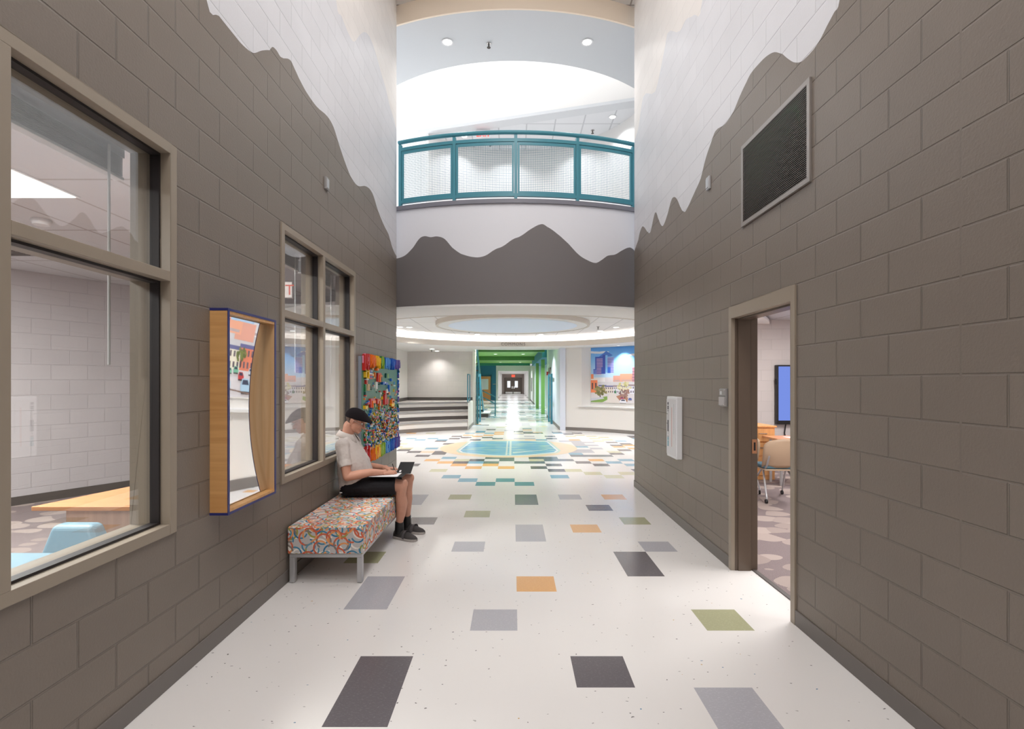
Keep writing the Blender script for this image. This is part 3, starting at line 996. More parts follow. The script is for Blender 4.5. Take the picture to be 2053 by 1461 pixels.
# ------------------------------------------------------------------ commons walls
SILL, RN = .79, 5.10
TH0, TH1 = -66.4, 69.2
TN = 59.7           # far jamb of the mural niche
b = MB()
b.arc(RO, RO + .3, TH0, TH1, 0, SILL, 90)
b.arc(RO, RO + .3, 62.2, TH1, SILL, ZS, 10)
b.arc(RO, RO + .3, TH0, -14, SILL, ZS, 40)
b.arc(RN, RN + .05, -14, TN, SILL, ZS, 60)
b.poly([rim(RO, 62.2, SILL), rim(RN, TN, SILL), rim(RN, TN, ZS), rim(RO, 62.2, ZS)])
b.poly([rim(RO, -14, SILL), rim(RN, -13, SILL), rim(RN, -13, ZS), rim(RO, -14, ZS)])
struct('wall_commons_right', b, m_offwhite, normals=False)
struct('trim_4', MB().arc(RO - .07, RN, -16, 63.6, SILL, SILL + .03, 60), m_white)
struct('baseboard_right_curve', MB().arc(RO - .014, RO, TH0, TH1, 0, .105, 90), m_base)
struct('wall_commons_left', MB().arc(RO, RO + .3, 145, 246.6, 0, ZS, 70), m_offwhite)
struct('baseboard_left_curve', MB().arc(RO - .014, RO, 145, 246.6, 0, .105, 70), m_base)

# the printed city view in the niche
MZ0, MZ1 = .925, ZS - .008
RM = RN - .012
class Print:
    """flat printed picture on the curved niche wall: u metres from the left edge, v metres up"""
    def __init__(self):
        self.b = MB()
        self.k = 0
    def pt(self, u, v, d):
        a = TN - .15 - math.degrees(u / RM)
        return rim(RM - d, a, MZ0 + v)
    def poly(self, pts, col, new=True):
        if new:
            self.k += 1
        d = .0004 + .00002 * self.k
        us = [p[0] for p in pts]
        S = .025
        grad = isinstance(col[0], tuple)
        k0, k1 = int(math.floor(min(us) / S + 1e-6)), int(math.ceil(max(us) / S - 1e-6))
        for k in range(k0, k1):
            q = [(p[0], p[1]) + ((col[i],) if grad else ()) for i, p in enumerate(pts)]
            for lim, sg_ in ((k * S, 1), ((k + 1) * S, -1)):
                out = []
                for i in range(len(q)):
                    a, c = q[i - 1], q[i]
                    da, dc = (a[0] - lim) * sg_, (c[0] - lim) * sg_
                    if (da < 0) != (dc < 0):
                        t = da / (da - dc)
                        m_ = (lim, a[1] + (c[1] - a[1]) * t)
                        if grad:
                            m_ += (tuple(x + (y - x) * t for x, y in zip(a[2], c[2])),)
                        out.append(m_)
                    if dc >= 0:
                        out.append(c)
                q = out
                if len(q) < 3:
                    break
            if len(q) >= 3:
                self.b.add([self.pt(p[0], p[1], d) for p in q], [tuple(range(len(q)))], 0, False, tuple(p[2] for p in q) if grad else col)
    def rect(self, u0, u1, v0, v1, col, new=True):
        n = 1
        if new:
            self.k += 1
        for i in range(n):
            a, c = u0 + (u1 - u0) * i / n, u0 + (u1 - u0) * (i + 1) / n
            self.poly([(a, v0), (c, v0), (c, v1), (a, v1)], col, False)
    def blob(self, u, v, ru, rv, col, n=14, jit=.12, new=True):
        self.poly([(u + ru * (1 + R_.uniform(-jit, jit)) * math.cos(2 * PI * k / n), v + rv * (1 + R_.uniform(-jit, jit)) * math.sin(2 * PI * k / n)) for k in range(n)], col, new)
P = Print()
UT, VT = 6.1, MZ1 - MZ0
c0, c1, c2 = rgb(74, 136, 200), rgb(124, 176, 222), rgb(190, 216, 238)
n = 24
for i in range(n):
    a, c = UT * i / n, UT * (i + 1) / n
    P.poly([(a, 1.35), (c, 1.35), (c, VT), (a, VT)], (c1, c1, c0, c0), False)
    P.poly([(a, .8), (c, .8), (c, 1.35), (a, 1.35)], (c2, c2, c1, c1), False)
P.rect(0, UT, 0, .8, rgb(206, 202, 204))
def cloud(u, v, w_):
    for i in range(5):
        P.blob(u + w_ * (i - 2) * .22, v + R_.uniform(-.01, .02), w_ * .26, .035, rgb(226, 226, 230), 12, .2)
cloud(.16, 1.64, .7); cloud(1.72, 1.52, .5); cloud(2.7, 1.62, .8); cloud(3.6, 1.5, .6); cloud(4.7, 1.6, .9)
def U(z): return (z - 66) / 1100 * 1.78
def V(z): return (1305 - z) / 1205 * VT
# tower
tb, tb2, tp = rgb(52, 78, 156), rgb(62, 104, 178), rgb(214, 168, 184)
P.poly([(U(245), V(300)), (U(400), V(180)), (U(545), V(275)), (U(500), V(300))], tb2)
P.rect(U(160), U(385), V(675), V(300), tb)
P.rect(U(122), U(195), V(680), V(570), rgb(46, 84, 168))
for i in range(11):
    z = 345 + i * 33
    P.rect(U(190), U(330 if i < 6 else 295), V(z + 12), V(z), tp, i == 0)
P.rect(U(325), U(383), V(672), V(262), rgb(44, 66, 150))
P.rect(U(383), U(432), V(650), V(270), rgb(124, 178, 222))
P.rect(U(430), U(570), V(660), V(320), rgb(196, 176, 206))
for i in range(10):
    z = 330 + i * 33
    P.rect(U(430), U(568), V(z + 19), V(z), rgb(66, 96, 172), i == 0)
P.rect(U(430), U(498), V(660), V(525), rgb(44, 84, 170))
for i in range(4):
    P.rect(U(126), U(190), V(600 + i * 24), V(592 + i * 24), rgb(150, 160, 210), i == 0)
# middle distance: pale roofs and brick blocks along the whole width
def block(u0, u1, v0, v1, col, roof=None, rows=2, cols=4, wc=(96, 84, 92)):
    P.rect(u0, u1, v0, v1, col)
    if roof:
        P.rect(u0 - .01, u1 + .01, v1 - .02, v1 + .025, roof)
    for r in range(rows):
        for k in range(cols):
            uu = u0 + (u1 - u0) * (k + .5) / cols
            vv = v0 + (v1 - v0) * (r + .55) / (rows + .1)
            ww, hh = (u1 - u0) / cols * .24, (v1 - v0) / (rows + .1) * .27
            P.rect(uu - ww, uu + ww, vv - hh, vv + hh, rgb(*wc), r == 0 and k == 0)
u = .1
while u < UT - .5:
    ww = R_.uniform(.22, .6)
    base = R_.uniform(.60, .72)
    P.rect(u, min(u + ww, UT), base, base + R_.uniform(.10, .24), R_.choice([rgb(232, 226, 224), rgb(222, 160, 132), rgb(236, 232, 232), rgb(206, 150, 132), rgb(214, 206, 208), rgb(238, 206, 186)]))
    if R_.random() < .6:
        P.rect(u + ww * .1, min(u + ww * .7, UT), base + .02, base + .05, rgb(176, 160, 160))
    u += ww * .7
block(U(985), U(1075), V(850), V(545), rgb(196, 140, 150), None, 5, 3, (92, 66, 92))
block(U(1070), U(1330), V(860), V(540), rgb(226, 176, 164), rgb(230, 196, 186), 5, 6, (150, 110, 112))
P.rect(U(70), U(125), V(1080), V(680), rgb(222, 132, 90))
block(U(66), U(210), V(1085), V(800), rgb(222, 126, 86), rgb(240, 226, 216), 1, 2, (86, 62, 60))
block(3.2, 3.75, .55, 1.0, rgb(214, 148, 126), rgb(226, 220, 216), 4, 6)
block(4.3, 4.9, .55, 1.12, rgb(226, 214, 200), rgb(180, 90, 76), 5, 5)
# row of houses
hu = [(U(240), U(400), (206, 196, 190)), (U(385), U(560), (222, 212, 200)), (U(560), U(720), (226, 224, 232)), (U(700), U(880), (214, 208, 196)), (U(880), U(1080), (232, 232, 244)), (U(1085), U(1240), (222, 120, 84)), (1.95, 2.35, (226, 214, 186)), (2.3, 2.75, (206, 120, 92)), (2.72, 3.2, (228, 220, 200)), (3.15, 3.7, (190, 180, 172)), (3.68, 4.1, (222, 206, 166)), (4.05, 4.6, (214, 130, 100)), (4.6, 5.2, (226, 222, 214)), (5.2, UT, (206, 190, 172))]
for i, (a, c, col) in enumerate(hu):
    block(a, c, .30, .56 + R_.uniform(-.03, .05), rgb(*col), rgb(*R_.choice([(140, 120, 124), (120, 112, 122), (96, 96, 136), (176, 84, 76)])), 2, 4)
# street, lawn island, trees, cars
P.rect(0, UT, 0, .31, rgb(212, 206, 208))
P.poly([(U(480), V(1105)), (U(620), V(1105)), (U(700), V(1305)), (U(380), V(1305))], rgb(222, 212, 206))
P.poly([(0, V(1305)), (0, V(1275)), (U(180), V(1205)), (U(425), V(1160)), (U(430), V(1235)), (U(330), V(1290)), (U(250), V(1305))], rgb(118, 148, 74))
P.poly([(U(66), V(1210)), (U(330), V(1180)), (U(360), V(1215)), (U(66), V(1270))], rgb(196, 196, 206))
P.poly([(U(620), V(1160)), (U(700), V(1130)), (U(890), V(1180)), (U(870), V(1275)), (U(720), V(1270))], rgb(168, 122, 98))
def tree(u, v, rr, cols, trunk=True):
    if trunk:
        P.rect(u - .018, u + .018, v - rr * 1.25, v - rr * .3, rgb(70, 56, 58))
    for i in range(26):
        a, q = R_.uniform(0, 2 * PI), rr * math.sqrt(R_.random())
        P.blob(u + q * 1.35 * math.cos(a), v + q * .8 * math.sin(a), rr * .3, rr * .24, rgb(*R_.choice(cols)), 8, .3)
tree(U(270), V(1030), .185, [(112, 110, 66), (132, 122, 76), (96, 94, 58), (150, 136, 92)])
tree(U(810), V(950), .17, [(208, 200, 158), (192, 184, 130), (222, 214, 186), (176, 170, 110)], False)
tree(U(815), V(1080), .14, [(140, 108, 104), (158, 124, 112), (120, 92, 92)])
P.poly([(U(580), V(1095)), (U(605), V(1000)), (U(630), V(1095))], rgb(72, 128, 92))
for i in range(7):
    tree(2.1 + i * .56 + R_.uniform(-.1, .1), .40 + R_.uniform(-.05, .08), R_.uniform(.10, .16), R_.choice([[(112, 120, 66), (132, 128, 76), (96, 104, 58)], [(140, 108, 96), (158, 124, 104)], [(96, 128, 76), (120, 146, 90)]]))
def car(u, v, s, col):
    P.poly([(u - .09 * s, v), (u + .09 * s, v), (u + .095 * s, v + .045 * s), (u + .06 * s, v + .09 * s), (u - .05 * s, v + .09 * s), (u - .095 * s, v + .045 * s)], rgb(*col))
    P.poly([(u - .06 * s, v + .05 * s), (u + .065 * s, v + .05 * s), (u + .045 * s, v + .082 * s), (u - .04 * s, v + .082 * s)], rgb(60, 64, 84))
    P.rect(u - .085 * s, u + .085 * s, v - .012 * s, v + .006 * s, rgb(70, 62, 66))
car(U(935), V(1230), .7, (96, 106, 168)); car(U(1125), V(1215), .7, (96, 106, 168)); car(U(1085), V(1110), .9, (110, 128, 152)); car(U(1125), V(1085), .6, (200, 70, 80)); car(U(750), V(1215), .8, (176, 90, 110))
for i in range(24):
    car(2.0 + .165 * i + R_.uniform(-.03, .03), R_.choice([.26, .20, .14]) + R_.uniform(-.01, .02), R_.uniform(.6, 1.0), R_.choice([(84, 100, 140), (196, 200, 206), (150, 170, 190), (60, 64, 80), (180, 60, 60), (120, 180, 150)]))
car(2.5, .07, 1.7, (168, 196, 216)); car(3.1, .10, 1.5, (176, 204, 220)); car(3.7, .06, 1.8, (120, 150, 190)); car(4.4, .08, 1.6, (200, 204, 210)); car(1.15, -.03 + .04, 1.3, (232, 232, 238))
P.poly([(1.8, .02), (1.8, .035), (3.2, .11), (UT, .16), (UT, .145), (3.2, .095)], rgb(120, 96, 84))
P.rect(U(66), U(1166) + 4.2, 0, .012, rgb(226, 220, 212))
mu = obj('city_mural', P.b, m_paint, merge=False, normals=False)
tag(mu, 'printed city skyline mural with a blue tower in the curved wall niche', 'mural')
for a in (46, 30, 14, 0):
    x, y, _ = rim(4.72, a, 0)
    downlight(x, y, ZS, {46: 'wall-washing downlight over the blue sky of the mural', 30: 'wall-washing downlight over the middle of the mural', 14: 'wall-washing downlight over the far right of the mural', 0: 'wall-washing downlight at the corridor end of the mural'}[a], 'wall washing downlights over the mural', r=.06)
    q = rim(5.08, a, 1.7)
    spot('mural_wash_light', (x, y, ZS - .03), LGT['wash'], 92, .6, COOL, aim=q, radius=.03)

# ------------------------------------------------------------------ stepped seating at the back left
ss = thing('stepped_seating', 'three curved white seating steps with grey nosings left of the far corridor', 'seating steps', (-2.6, 17.3, 0))
tops = [(RO, .33), (RO + .42, .635), (RO + .84, .915)]
XE = -1.50
def clip_arc(r, a0=107.2, a1=142.5):
    a = math.degrees(math.acos((XE - CX) / r))
    return a, a1
low = 0.0
for i, (r, zt) in enumerate(tops):
    a = math.degrees(math.acos((XE - CX) / r)) + .05
    c = math.degrees(math.acos((-3.93 - CX) / (r + .03)))
    def slab(rr, z0, z1):
        pts = []
        for k in range(25):
            th = math.radians(a + (c - a) * k / 24)
            pts.append((max(min(CX + rr * math.cos(th), XE - .004), -3.94), CY + rr * math.sin(th), z0))
        return MB().prism(pts + [(-3.94, 19.08, z0), (XE - .004, 19.08, z0)], (0, 0, z1 - z0))
    obj('riser', slab(r + .03, low, zt - .035), m_offwhite, ss)
    obj('nosing', MB().arc(r, r + .07, a, c - .6, zt - .055, zt + .003, 24), mat('grey_step_nosing', rgb(150, 148, 147), .45) if 'grey_step_nosing' not in MATS else MATS['grey_step_nosing'], ss)
    obj('tread', slab(r + .05, zt - .035, zt), mat('pale_step_tread', rgb(214, 206, 202), .4) if 'pale_step_tread' not in MATS else MATS['pale_step_tread'], ss)
    obj('base_strip', MB().arc(r + .016, r + .04, a, c - .3, low, low + .115, 24), m_dark if i else m_base, ss)
    low = zt
struct('wall_stage_back', MB().box(-4.1, -1.40, 19.1, 19.3, 0, ZS), block_mat('block_stage', rgb(218, 213, 209), axis='X', groove=False, strength=.1))
struct('wall_stage_left', MB().box(-4.15, -3.95, 15.5, 19.1, 0, ZS), m_offwhite)
struct('baseboard_stage', MB().box(-3.95, XE, 19.085, 19.1, .915, 1.03).box(-3.95, -3.935, 16.6, 19.1, .915, 1.03), m_dark)
struct('wall_stage_right', MB().box(XE, XE + .02, 17.05, 19.6, 0, .90).box(XE, -1.40, 19.0, 19.42, 0, ZS + .5).box(XE + .02, XE + .034, 17.05, 19.6, 0, .105, 1), [m_offwhite, m_base])
struct('ceiling_stage', MB().box(-4.15, XE + .1, 16.6, 19.3, ZS + .004, ZS + .05), m_ceil)
gd = thing('stage_guard_rail', 'small teal guard rail at the right end of the top seating step', 'railing', (-1.55, 17.6, .915))
for y in (17.45, 18.3):
    obj('post', MB().box(-1.56, -1.525, y - .017, y + .017, .9155, 1.86), m_teal, gd)
obj('top_rail', MB().box(-1.56, -1.525, 17.45, 18.3, 1.845, 1.88), m_teal, gd)
obj('bottom_rail', MB().box(-1.56, -1.525, 17.45, 18.3, .98, 1.01), m_teal, gd)
for px, py, lab in ((866, 699.5, 'downlight over the stepped seating, nearer one'), (876, 703.5, 'downlight over the stepped seating, closer to the back wall')):
    y = (ZS - EYE) * F / (766 - py)
    y = min(y, 18.75)
    downlight((px - 1028) / F * y, y, ZS, lab, 'downlights over the stepped seating', 7, r=.09)
spot('stage_wash_light', (-2.75, 18.45, ZS - .03), LGT['stage'], 120, .6, NEUT, aim=(-2.75, 18.95, .9), radius=.05)
sprinkler(-2.85, 17.9, ZS, 'dark sprinkler head over the stepped seating', 'commons sprinkler heads')

# ------------------------------------------------------------------ upper rotunda seen over the guard rail
ZU = 7.16
struct('floor_upper', MB().arc(.01, RO - .2, 0, 360, ZT - .12, ZT, 64, ends=False), m_white)
# flat soffit ring around the skylight well, with cream fascia towards the corridor
struct('ceiling_upper_ring', MB().arc(3.61, RO - .03, 200, 340, ZU, ZU + .08, 60), m_soffit)
struct('trim_5', MB().arc(RO - .03, RO, 240, 300, ZU - .002, HC + .1, 40), m_cream)
# well: curved near wall, outer walls, straight far wall standing on the slanted edge
EA, EB = (-2.11, 11.37), (4.6, 9.44)
b = MB()
b.arc(3.61, 3.66, 190, 350, ZU + .08, 11.0, 60)
b.prism([(EA[0], EA[1], ZU + .06), (EB[0], EB[1], ZU + .06), (EB[0] + .02, EB[1] + .06, ZU + .06), (EA[0] + .02, EA[1] + .06, ZU + .06)], (0, 0, 3.9))
b.box(-5.2, -5.1, 8.0, 12.2, ZT, 11.0)
b.box(4.9, 5.0, 8.0, 12.2, ZT, 11.0)
struct('wall_skylight_well', b, m_white, normals=False)
struct('window_3', MB().box(-5.1, -1.86, 11.95, 12.0, ZT, 10.9), m_day)
struct('window_4', MB().box(-5.2, 5.0, 7.9, 12.4, 11.0, 11.05), m_day)
# upper lobby ceiling behind the slanted edge
b = MB().prism([(EA[0] + .06, EA[1] + .22, ZU), (EB[0] + .06, EB[1] + .22, ZU), (4.9, 13.6, ZU), (-1.86, 13.6, ZU)], (0, 0, .06))
struct('ceiling_upper', b, m_tile2)
struct('trim_6', MB().prism([(EA[0], EA[1], ZU - .003), (EB[0], EB[1], ZU - .003), (EB[0] + .06, EB[1] + .24, ZU - .003), (EA[0] + .20, EA[1] + .24, ZU - .003)], (0, 0, .066)), m_soffit)
UC = (.05, 9.6)
struct('wall_upper_far', MB().arc(2.65, 2.75, 12, 137, ZT, ZU, 50, c=UC), m_white)
for px, lab in ((897, 'round recessed downlight in the grey arch soffit, left one'), (1177, 'round recessed downlight in the grey arch soffit, right one')):
    py = 84
    y = (ZU - EYE) * F / (766 - py)
    downlight((px - 1028) / F * y, y, ZU, lab, 'downlights in the arched soffit', LGT['upper'], r=.08)
y = (ZU - EYE) * F / (766 - 87)
sprinkler((980 - 1028) / F * y, y, ZU, 'sprinkler head between the two downlights in the arched soffit', 'upper sprinkler heads')
for px, py, lab in ((1228, 234, 'downlight in the slanted upper tile ceiling near the right wall'), (1022, 283, 'downlight seen through the wire mesh left of the middle post'), (931, 273, 'downlight seen just under the top rail of the guard rail, left side'), (1143.5, 268.5, 'downlight seen just under the top rail of the guard rail, right side')):
    y = (ZU - EYE) * F / (766 - py)
    downlight((px - 1028) / F * y, y, ZU, lab, 'downlights in the upper tile ceiling', LGT['upper'], COOL, r=.07)
for px, py, lab in ((1188, 262, 'dark sprinkler head in the upper tile ceiling right of the guard rail'), (983, 287, 'dark sprinkler head behind the wire mesh')):
    y = (ZU - EYE) * F / (766 - py + 1)
    sprinkler((px - 1028) / F * y, y, ZU, lab, 'upper sprinkler heads')
y = (ZU - EYE) * F / (766 - 272)
ex_ = thing('exit_sign', 'small red exit sign behind the top of the balcony guard rail', 'exit sign', ((970 - 1028) / F * 11.2, 11.2, ZU - .22))
obj('housing', MB().box(-.80, -.50, 11.19, 11.22, ZU - .22, ZU - .02), m_wplast, ex_)
me = text_mesh('EXIT', .15, .006)
me.transform(Matrix.Translation((-.65, 11.186, ZU - .175)) @ Matrix.Rotation(PI / 2, 4, 'X'))
m_exit = emit_mat('exit_letter_red', rgb(255, 70, 60), 2.0)
obj('letters', me, m_exit, ex_)

# ------------------------------------------------------------------ lobby and long corridor beyond the commons
struct('wall_lobby_right', MB().box(1.57, 1.75, 16.9, 23.4, 0, 3.3).box(2.15, 2.3, 23.4, 36.0, 0, 3.3).box(1.57, 2.3, 36.0, 36.1, 0, 3.3).box(1.57, 2.15, 23.35, 23.4, 0, 3.3), mat('pale_blue_wall_paint', rgb(224, 230, 242), .6))
struct('baseboard_lobby', MB().box(1.555, 1.57, 16.96, 23.4, 0, .105), m_base)
struct('wall_header', MB().box(-1.55, 1.75, 17.25, 17.3, ZS, 3.4), m_white)
struct('ceiling_lobby', MB().box(-3.6, 2.3, 17.3, 45.2, 3.22, 3.3), m_gceil)
b = MB()
for y, d, z in ((22.7, .25, 2.95), (32.0, .3, 2.97)):
    b.box(-3.4, 1.42, y, y + d, z, 3.22)
struct('ceiling_baffle', b, mat('dark_green_baffle', rgb(74, 124, 58), .5))
b = MB()
for k in range(60):
    x = -3.2 + 4.6 * k / 59
    b.box(x - .02, x + .02, 43.0, 43.04, 2.98 + .08 * R_.random(), 3.2)
struct('trim_7', b.box(-3.4, 1.45, 43.05, 43.1, 3.0, 3.2), mat('teal_green_band', rgb(54, 140, 112), .5))
struct('wall_header_teal', MB().box(1.36, 2.15, 23.4, 36.0, 2.735, 3.2).box(1.2, 1.57, 20.0, 21.2, 2.95, 3.2), m_tealwall)
for y, x, lab in ((25.6, 1.45, 'light green square column nearest the commons in the far lobby'), (30.6, 1.41, 'darker green square column behind the nearest one in the far lobby')):
    b = MB().box(x - .02, x + .16, y, y + .18, 0, 2.735)
    tag(obj('column', b, m_green if y < 28 else mat('dark_green_paint', rgb(92, 136, 62), .5), bevel=.005), lab, 'column', 'green columns in the far lobby')
fa = thing('fire_alarm', 'red fire alarm on the white wall beside the green columns', 'fire alarm', (1.55, 22.6, 1.9))
obj('housing', MB().box(1.50, 1.568, 22.5, 22.72, 1.90, 2.06), m_red, fa, bevel=.006)
obj('strobe_lens', MB().box(1.488, 1.50, 22.56, 22.66, 1.94, 2.02), m_wplast, fa)
fb = thing('fire_pull_station', 'small red fire pull station between the green columns', 'fire alarm', (2.1, 29.5, 1.15))
obj('housing', MB().box(2.08, 2.148, 29.4, 29.56, 1.15, 1.33), m_red, fb, bevel=.006)
obj('pull_handle', MB().box(2.06, 2.08, 29.43, 29.53, 1.20, 1.26), m_wplast, fb)
root = bpy.data.objects.new('door_2', None)
COL.objects.link(root)
root.location = (1.56, 21.4, 0)
WL[root.name] = Vector(root.location)
root['kind'] = 'structure'
obj('door_leaf', MB().box(1.535, 1.568, 20.95, 21.9, 0, 2.12), m_jamb, root)
obj('door_frame', MB().box(1.53, 1.57, 20.88, 20.95, 0, 2.2).box(1.53, 1.57, 21.9, 21.97, 0, 2.2).box(1.53, 1.57, 20.88, 21.97, 2.12, 2.2), m_gplast, root)
# teal gates folded back at both sides
def gate(x, lab):
    t = thing('folding_gate', lab, 'gate', (x, 19.9, .01), 'teal gates folded open at the corridor entrance')
    for y, w_ in ((19.3, .045), (20.4, .035)):
        x1_ = x - (.03 if y > 20 else 0) * (1 if x > 0 else -1)
        obj('stile', MB().box(x1_ - w_ * .8, x1_ + w_ * .8, y - .035, y + .035, .01, 1.92), m_teal, t, bevel=.004)
    for z0, z1 in ((.06, .14), (.96, 1.04), (1.80, 1.89)):
        obj('rail', MB().box(x - .018, x + .018, 19.33, 20.37, z0, z1), m_teal, t)
    return t
gate(1.47, 'teal folding gate against the right wall of the far corridor entrance')
gate(-1.335, 'teal folding gate against the left wall of the far corridor entrance')
# stair along the left side
st = thing('staircase', 'teal steel staircase coming down beside the far corridor entrance', 'staircase', (-1.9, 22.5, 0))
b = MB()
b.bar((-1.40, 19.9, 2.98), (-1.42, 24.9, .06), .05, .30)
obj('stringer', b, m_teal, st)
for i in range(9):
    y, z = 20.9 + i * .45, 2.38 - i * .265
    if z > .2:
        obj('tread', MB().box(-2.6, -1.43, y, y + .42, z - .05, z), m_dark, st)
obj('landing', MB().box(-2.6, -1.12, 23.25, 25.0, 0, .16), m_dark, st)
obj('landing_top', MB().box(-2.6, -1.06, 23.22, 25.0, .16, .185), m_wplast, st)
obj('newel', MB().box(-.845, -.795, 23.85, 23.92, 0, .93), m_teal, st)
for dz in (0, -.30):
    obj('handrail', MB().bar((-.82, 23.88, .90 + dz), (-1.52, 23.88, 1.24 + dz), .04, .045), m_teal, st)
# back of the lobby: teal wall with a wooden door
struct('wall_teal', MB().box(-3.6, -1.47, 45.0, 45.2, 0, 3.3), m_tealwall)
struct('wall_lobby_left', MB().box(-3.7, -3.6, 19.31, 45.2, 0, 3.3), m_white)
root = bpy.data.objects.new('door_3', None)
COL.objects.link(root)
root.location = (-2.45, 44.97, 0)
WL[root.name] = Vector(root.location)
root['kind'] = 'structure'
obj('door_leaf', MB().box(-2.85, -1.95, 44.94, 45.0, 0, 2.1), mat('orange_oak', rgb(204, 140, 82), .45), root)
obj('door_glass', MB().box(-2.78, -2.15, 44.93, 44.94, .95, 1.88), mat('frosted_door_glass', rgb(226, 230, 238), .3), root)
obj('door_frame', MB().box(-2.95, -2.85, 44.92, 45.0, 0, 2.2).box(-1.95, -1.88, 44.92, 45.0, 0, 2.2).box(-2.95, -1.88, 44.92, 45.0, 2.1, 2.2), mat('dark_teal_frame', rgb(40, 84, 98), .5), root)
tag(obj('door_sign', MB().box(-1.76, -1.50, 44.97, 45.0, 1.40, 1.45), m_gplast), 'small grey room sign beside the wooden door on the teal wall', 'sign')
struct('wall_corridor_left', MB().box(-1.62, -1.47, 45.2, 70, 0, 3.0), m_white)
struct('wall_corridor_right', MB().box(1.55, 1.70, 36.1, 70, 0, 3.0), m_white)
struct('baseboard_corridor', MB().box(-1.47, -1.45, 45.2, 70, 0, .1).box(1.53, 1.55, 36.1, 70, 0, .1), m_dark)
b = MB()
for y in (45.0, 52.0, 60.0):
    b.box(-1.47, 1.55, y, y + .5, 2.58, 3.25)
    b.box(-1.47, -1.30, y, y + .5, 0, 2.6)
    b.box(1.38, 1.55, y, y + .5, 0, 2.6)
struct('wall_portal', b, m_white)
struct('ceiling_corridor', MB().box(-1.62, 1.7, 45.2, 70, 2.85, 2.95), m_white)
struct('wall_end', MB().box(-1.7, 1.7, 70, 70.2, 0, 3.0), mat('warm_grey_wall', rgb(172, 160, 152), .6))
root = bpy.data.objects.new('door_4', None)
COL.objects.link(root)
root.location = (.05, 69.95, 0)
WL[root.name] = Vector(root.location)
root['kind'] = 'structure'
for s, x0, x1 in ((0, -1.05, .04), (1, .06, 1.15)):
    d = obj('door_leaf', MB().box(x0, x1, 69.9, 70, 0, 2.1), m_jamb, root)
    wx = x0 + (.30 if s == 0 else .22)
    obj('door_window', MB().box(wx, wx + .42, 69.88, 69.9, .86, 1.76), emit_mat('daylit_door_glass', (.9, .95, 1, 1), 1.1) if 'daylit_door_glass' not in MATS else MATS['daylit_door_glass'], root)
    obj('kick_plate', MB().box(x0 + .05, x1 - .05, 69.88, 69.9, .03, .27), m_chrome, root)
    hx = x1 - .12 if s == 0 else x0 + .12
    obj('push_plate', MB().box(hx - .08, hx + .08, 69.86, 69.9, .72, 1.05), m_chrome, root)
obj('door_frame', MB().box(-1.15, -1.05, 69.88, 70, 0, 2.2).box(1.15, 1.25, 69.88, 70, 0, 2.2).box(-1.15, 1.25, 69.88, 70, 2.1, 2.2), m_jamb, root)
ex_ = thing('exit_sign', 'red exit sign above the brown double doors at the end of the corridor', 'exit sign', (.07, 69.9, 2.3))
obj('housing', MB().box(-.16, .30, 69.92, 69.999, 2.30, 2.62), mat('red_lit_sign', rgb(232, 110, 84), .5, emit=rgb(235, 95, 70), es=.8), ex_)
me = text_mesh('EXIT', .2, .01)
me.transform(Matrix.Translation((.07, 69.91, 2.39)) @ Matrix.Rotation(PI / 2, 4, 'X'))
obj('letters', me, m_exit, ex_)
for x, y, z0, z1, c, lab in ((1.5, 41.0, .9, 1.9, (150, 150, 156), 'narrow grey notice board nearest the lobby on the right corridor wall'), (1.5, 47.5, .7, 1.9, (112, 156, 112), 'narrow green notice board further along the right corridor wall')):
    nb = thing('notice_board', lab, 'notice board', (x, y, z0), 'notice boards in the far corridor')
    obj('panel', MB().box(1.52, 1.549, y, y + 1.0, z0, z1), mat('board_%d' % y, rgb(*c), .6), nb)
    obj('frame', MB().box(1.51, 1.549, y - .04, y, z0, z1).box(1.51, 1.549, y + 1, y + 1.04, z0, z1).box(1.51, 1.549, y - .04, y + 1.04, z1, z1 + .04).box(1.51, 1.549, y - .04, y + 1.04, z0 - .04, z0), m_jamb, nb)
for y in (19.5, 24.5, 29.5, 35.0, 41.5):
    for x in (-1.0, .6):
        downlight(x, y, 3.22, 'lobby downlight %s in the green ceiling, %s row' % ({19.5: 'nearest the commons', 24.5: 'second', 29.5: 'third', 35.0: 'fourth', 41.5: 'nearest the far corridor'}[y], 'left' if x < 0 else 'right'), 'downlights in the green lobby ceiling', LGT['lobby'], COOL, r=.11)
for i, y in enumerate((48.5, 56.0, 64.0)):
    t = thing('ceiling_lamp', 'flat ceiling lamp in the far corridor, %s' % ('nearest the lobby', 'middle one', 'closest to the double doors')[i], 'ceiling light', (0, y, 2.82), 'flat lamps in the far corridor')
    obj('housing', MB().box(-.62, .62, y - .32, y + .32, 2.835, 2.849), m_wplast, t)
    obj('diffuser', MB().box(-.58, .58, y - .28, y + .28, 2.822, 2.835), m_lampsoft, t)
    area('hall_light', (0, y, 2.80), (1.2, .5), LGT['hall'], COOL)
for y, x0 in ((23.15, -3.3), (32.5, -3.3), (18.2, -1.4)):
    cl = obj('cove_lamp', MB().box(x0, 1.3, y, y + .06, 3.02, 3.05), emit_mat('green_cove_tube', (.95, 1, .9, 1), 5.0) if 'green_cove_tube' not in MATS else MATS['green_cove_tube'])
    tag(cl, {23.15: 'bright linear cove lamp behind the first dark green ceiling baffle', 32.5: 'bright linear cove lamp behind the second dark green ceiling baffle', 18.2: 'bright linear cove lamp just inside the lobby above the commons soffit'}[y], 'cove light', 'cove lamps in the green lobby ceiling')
    area('cove_uplight', ((x0 + 1.3) / 2, y + .1, 3.06), (1.3 - x0, .1), 60 if y > 20 else 14, COOL, (PI, 0, 0))
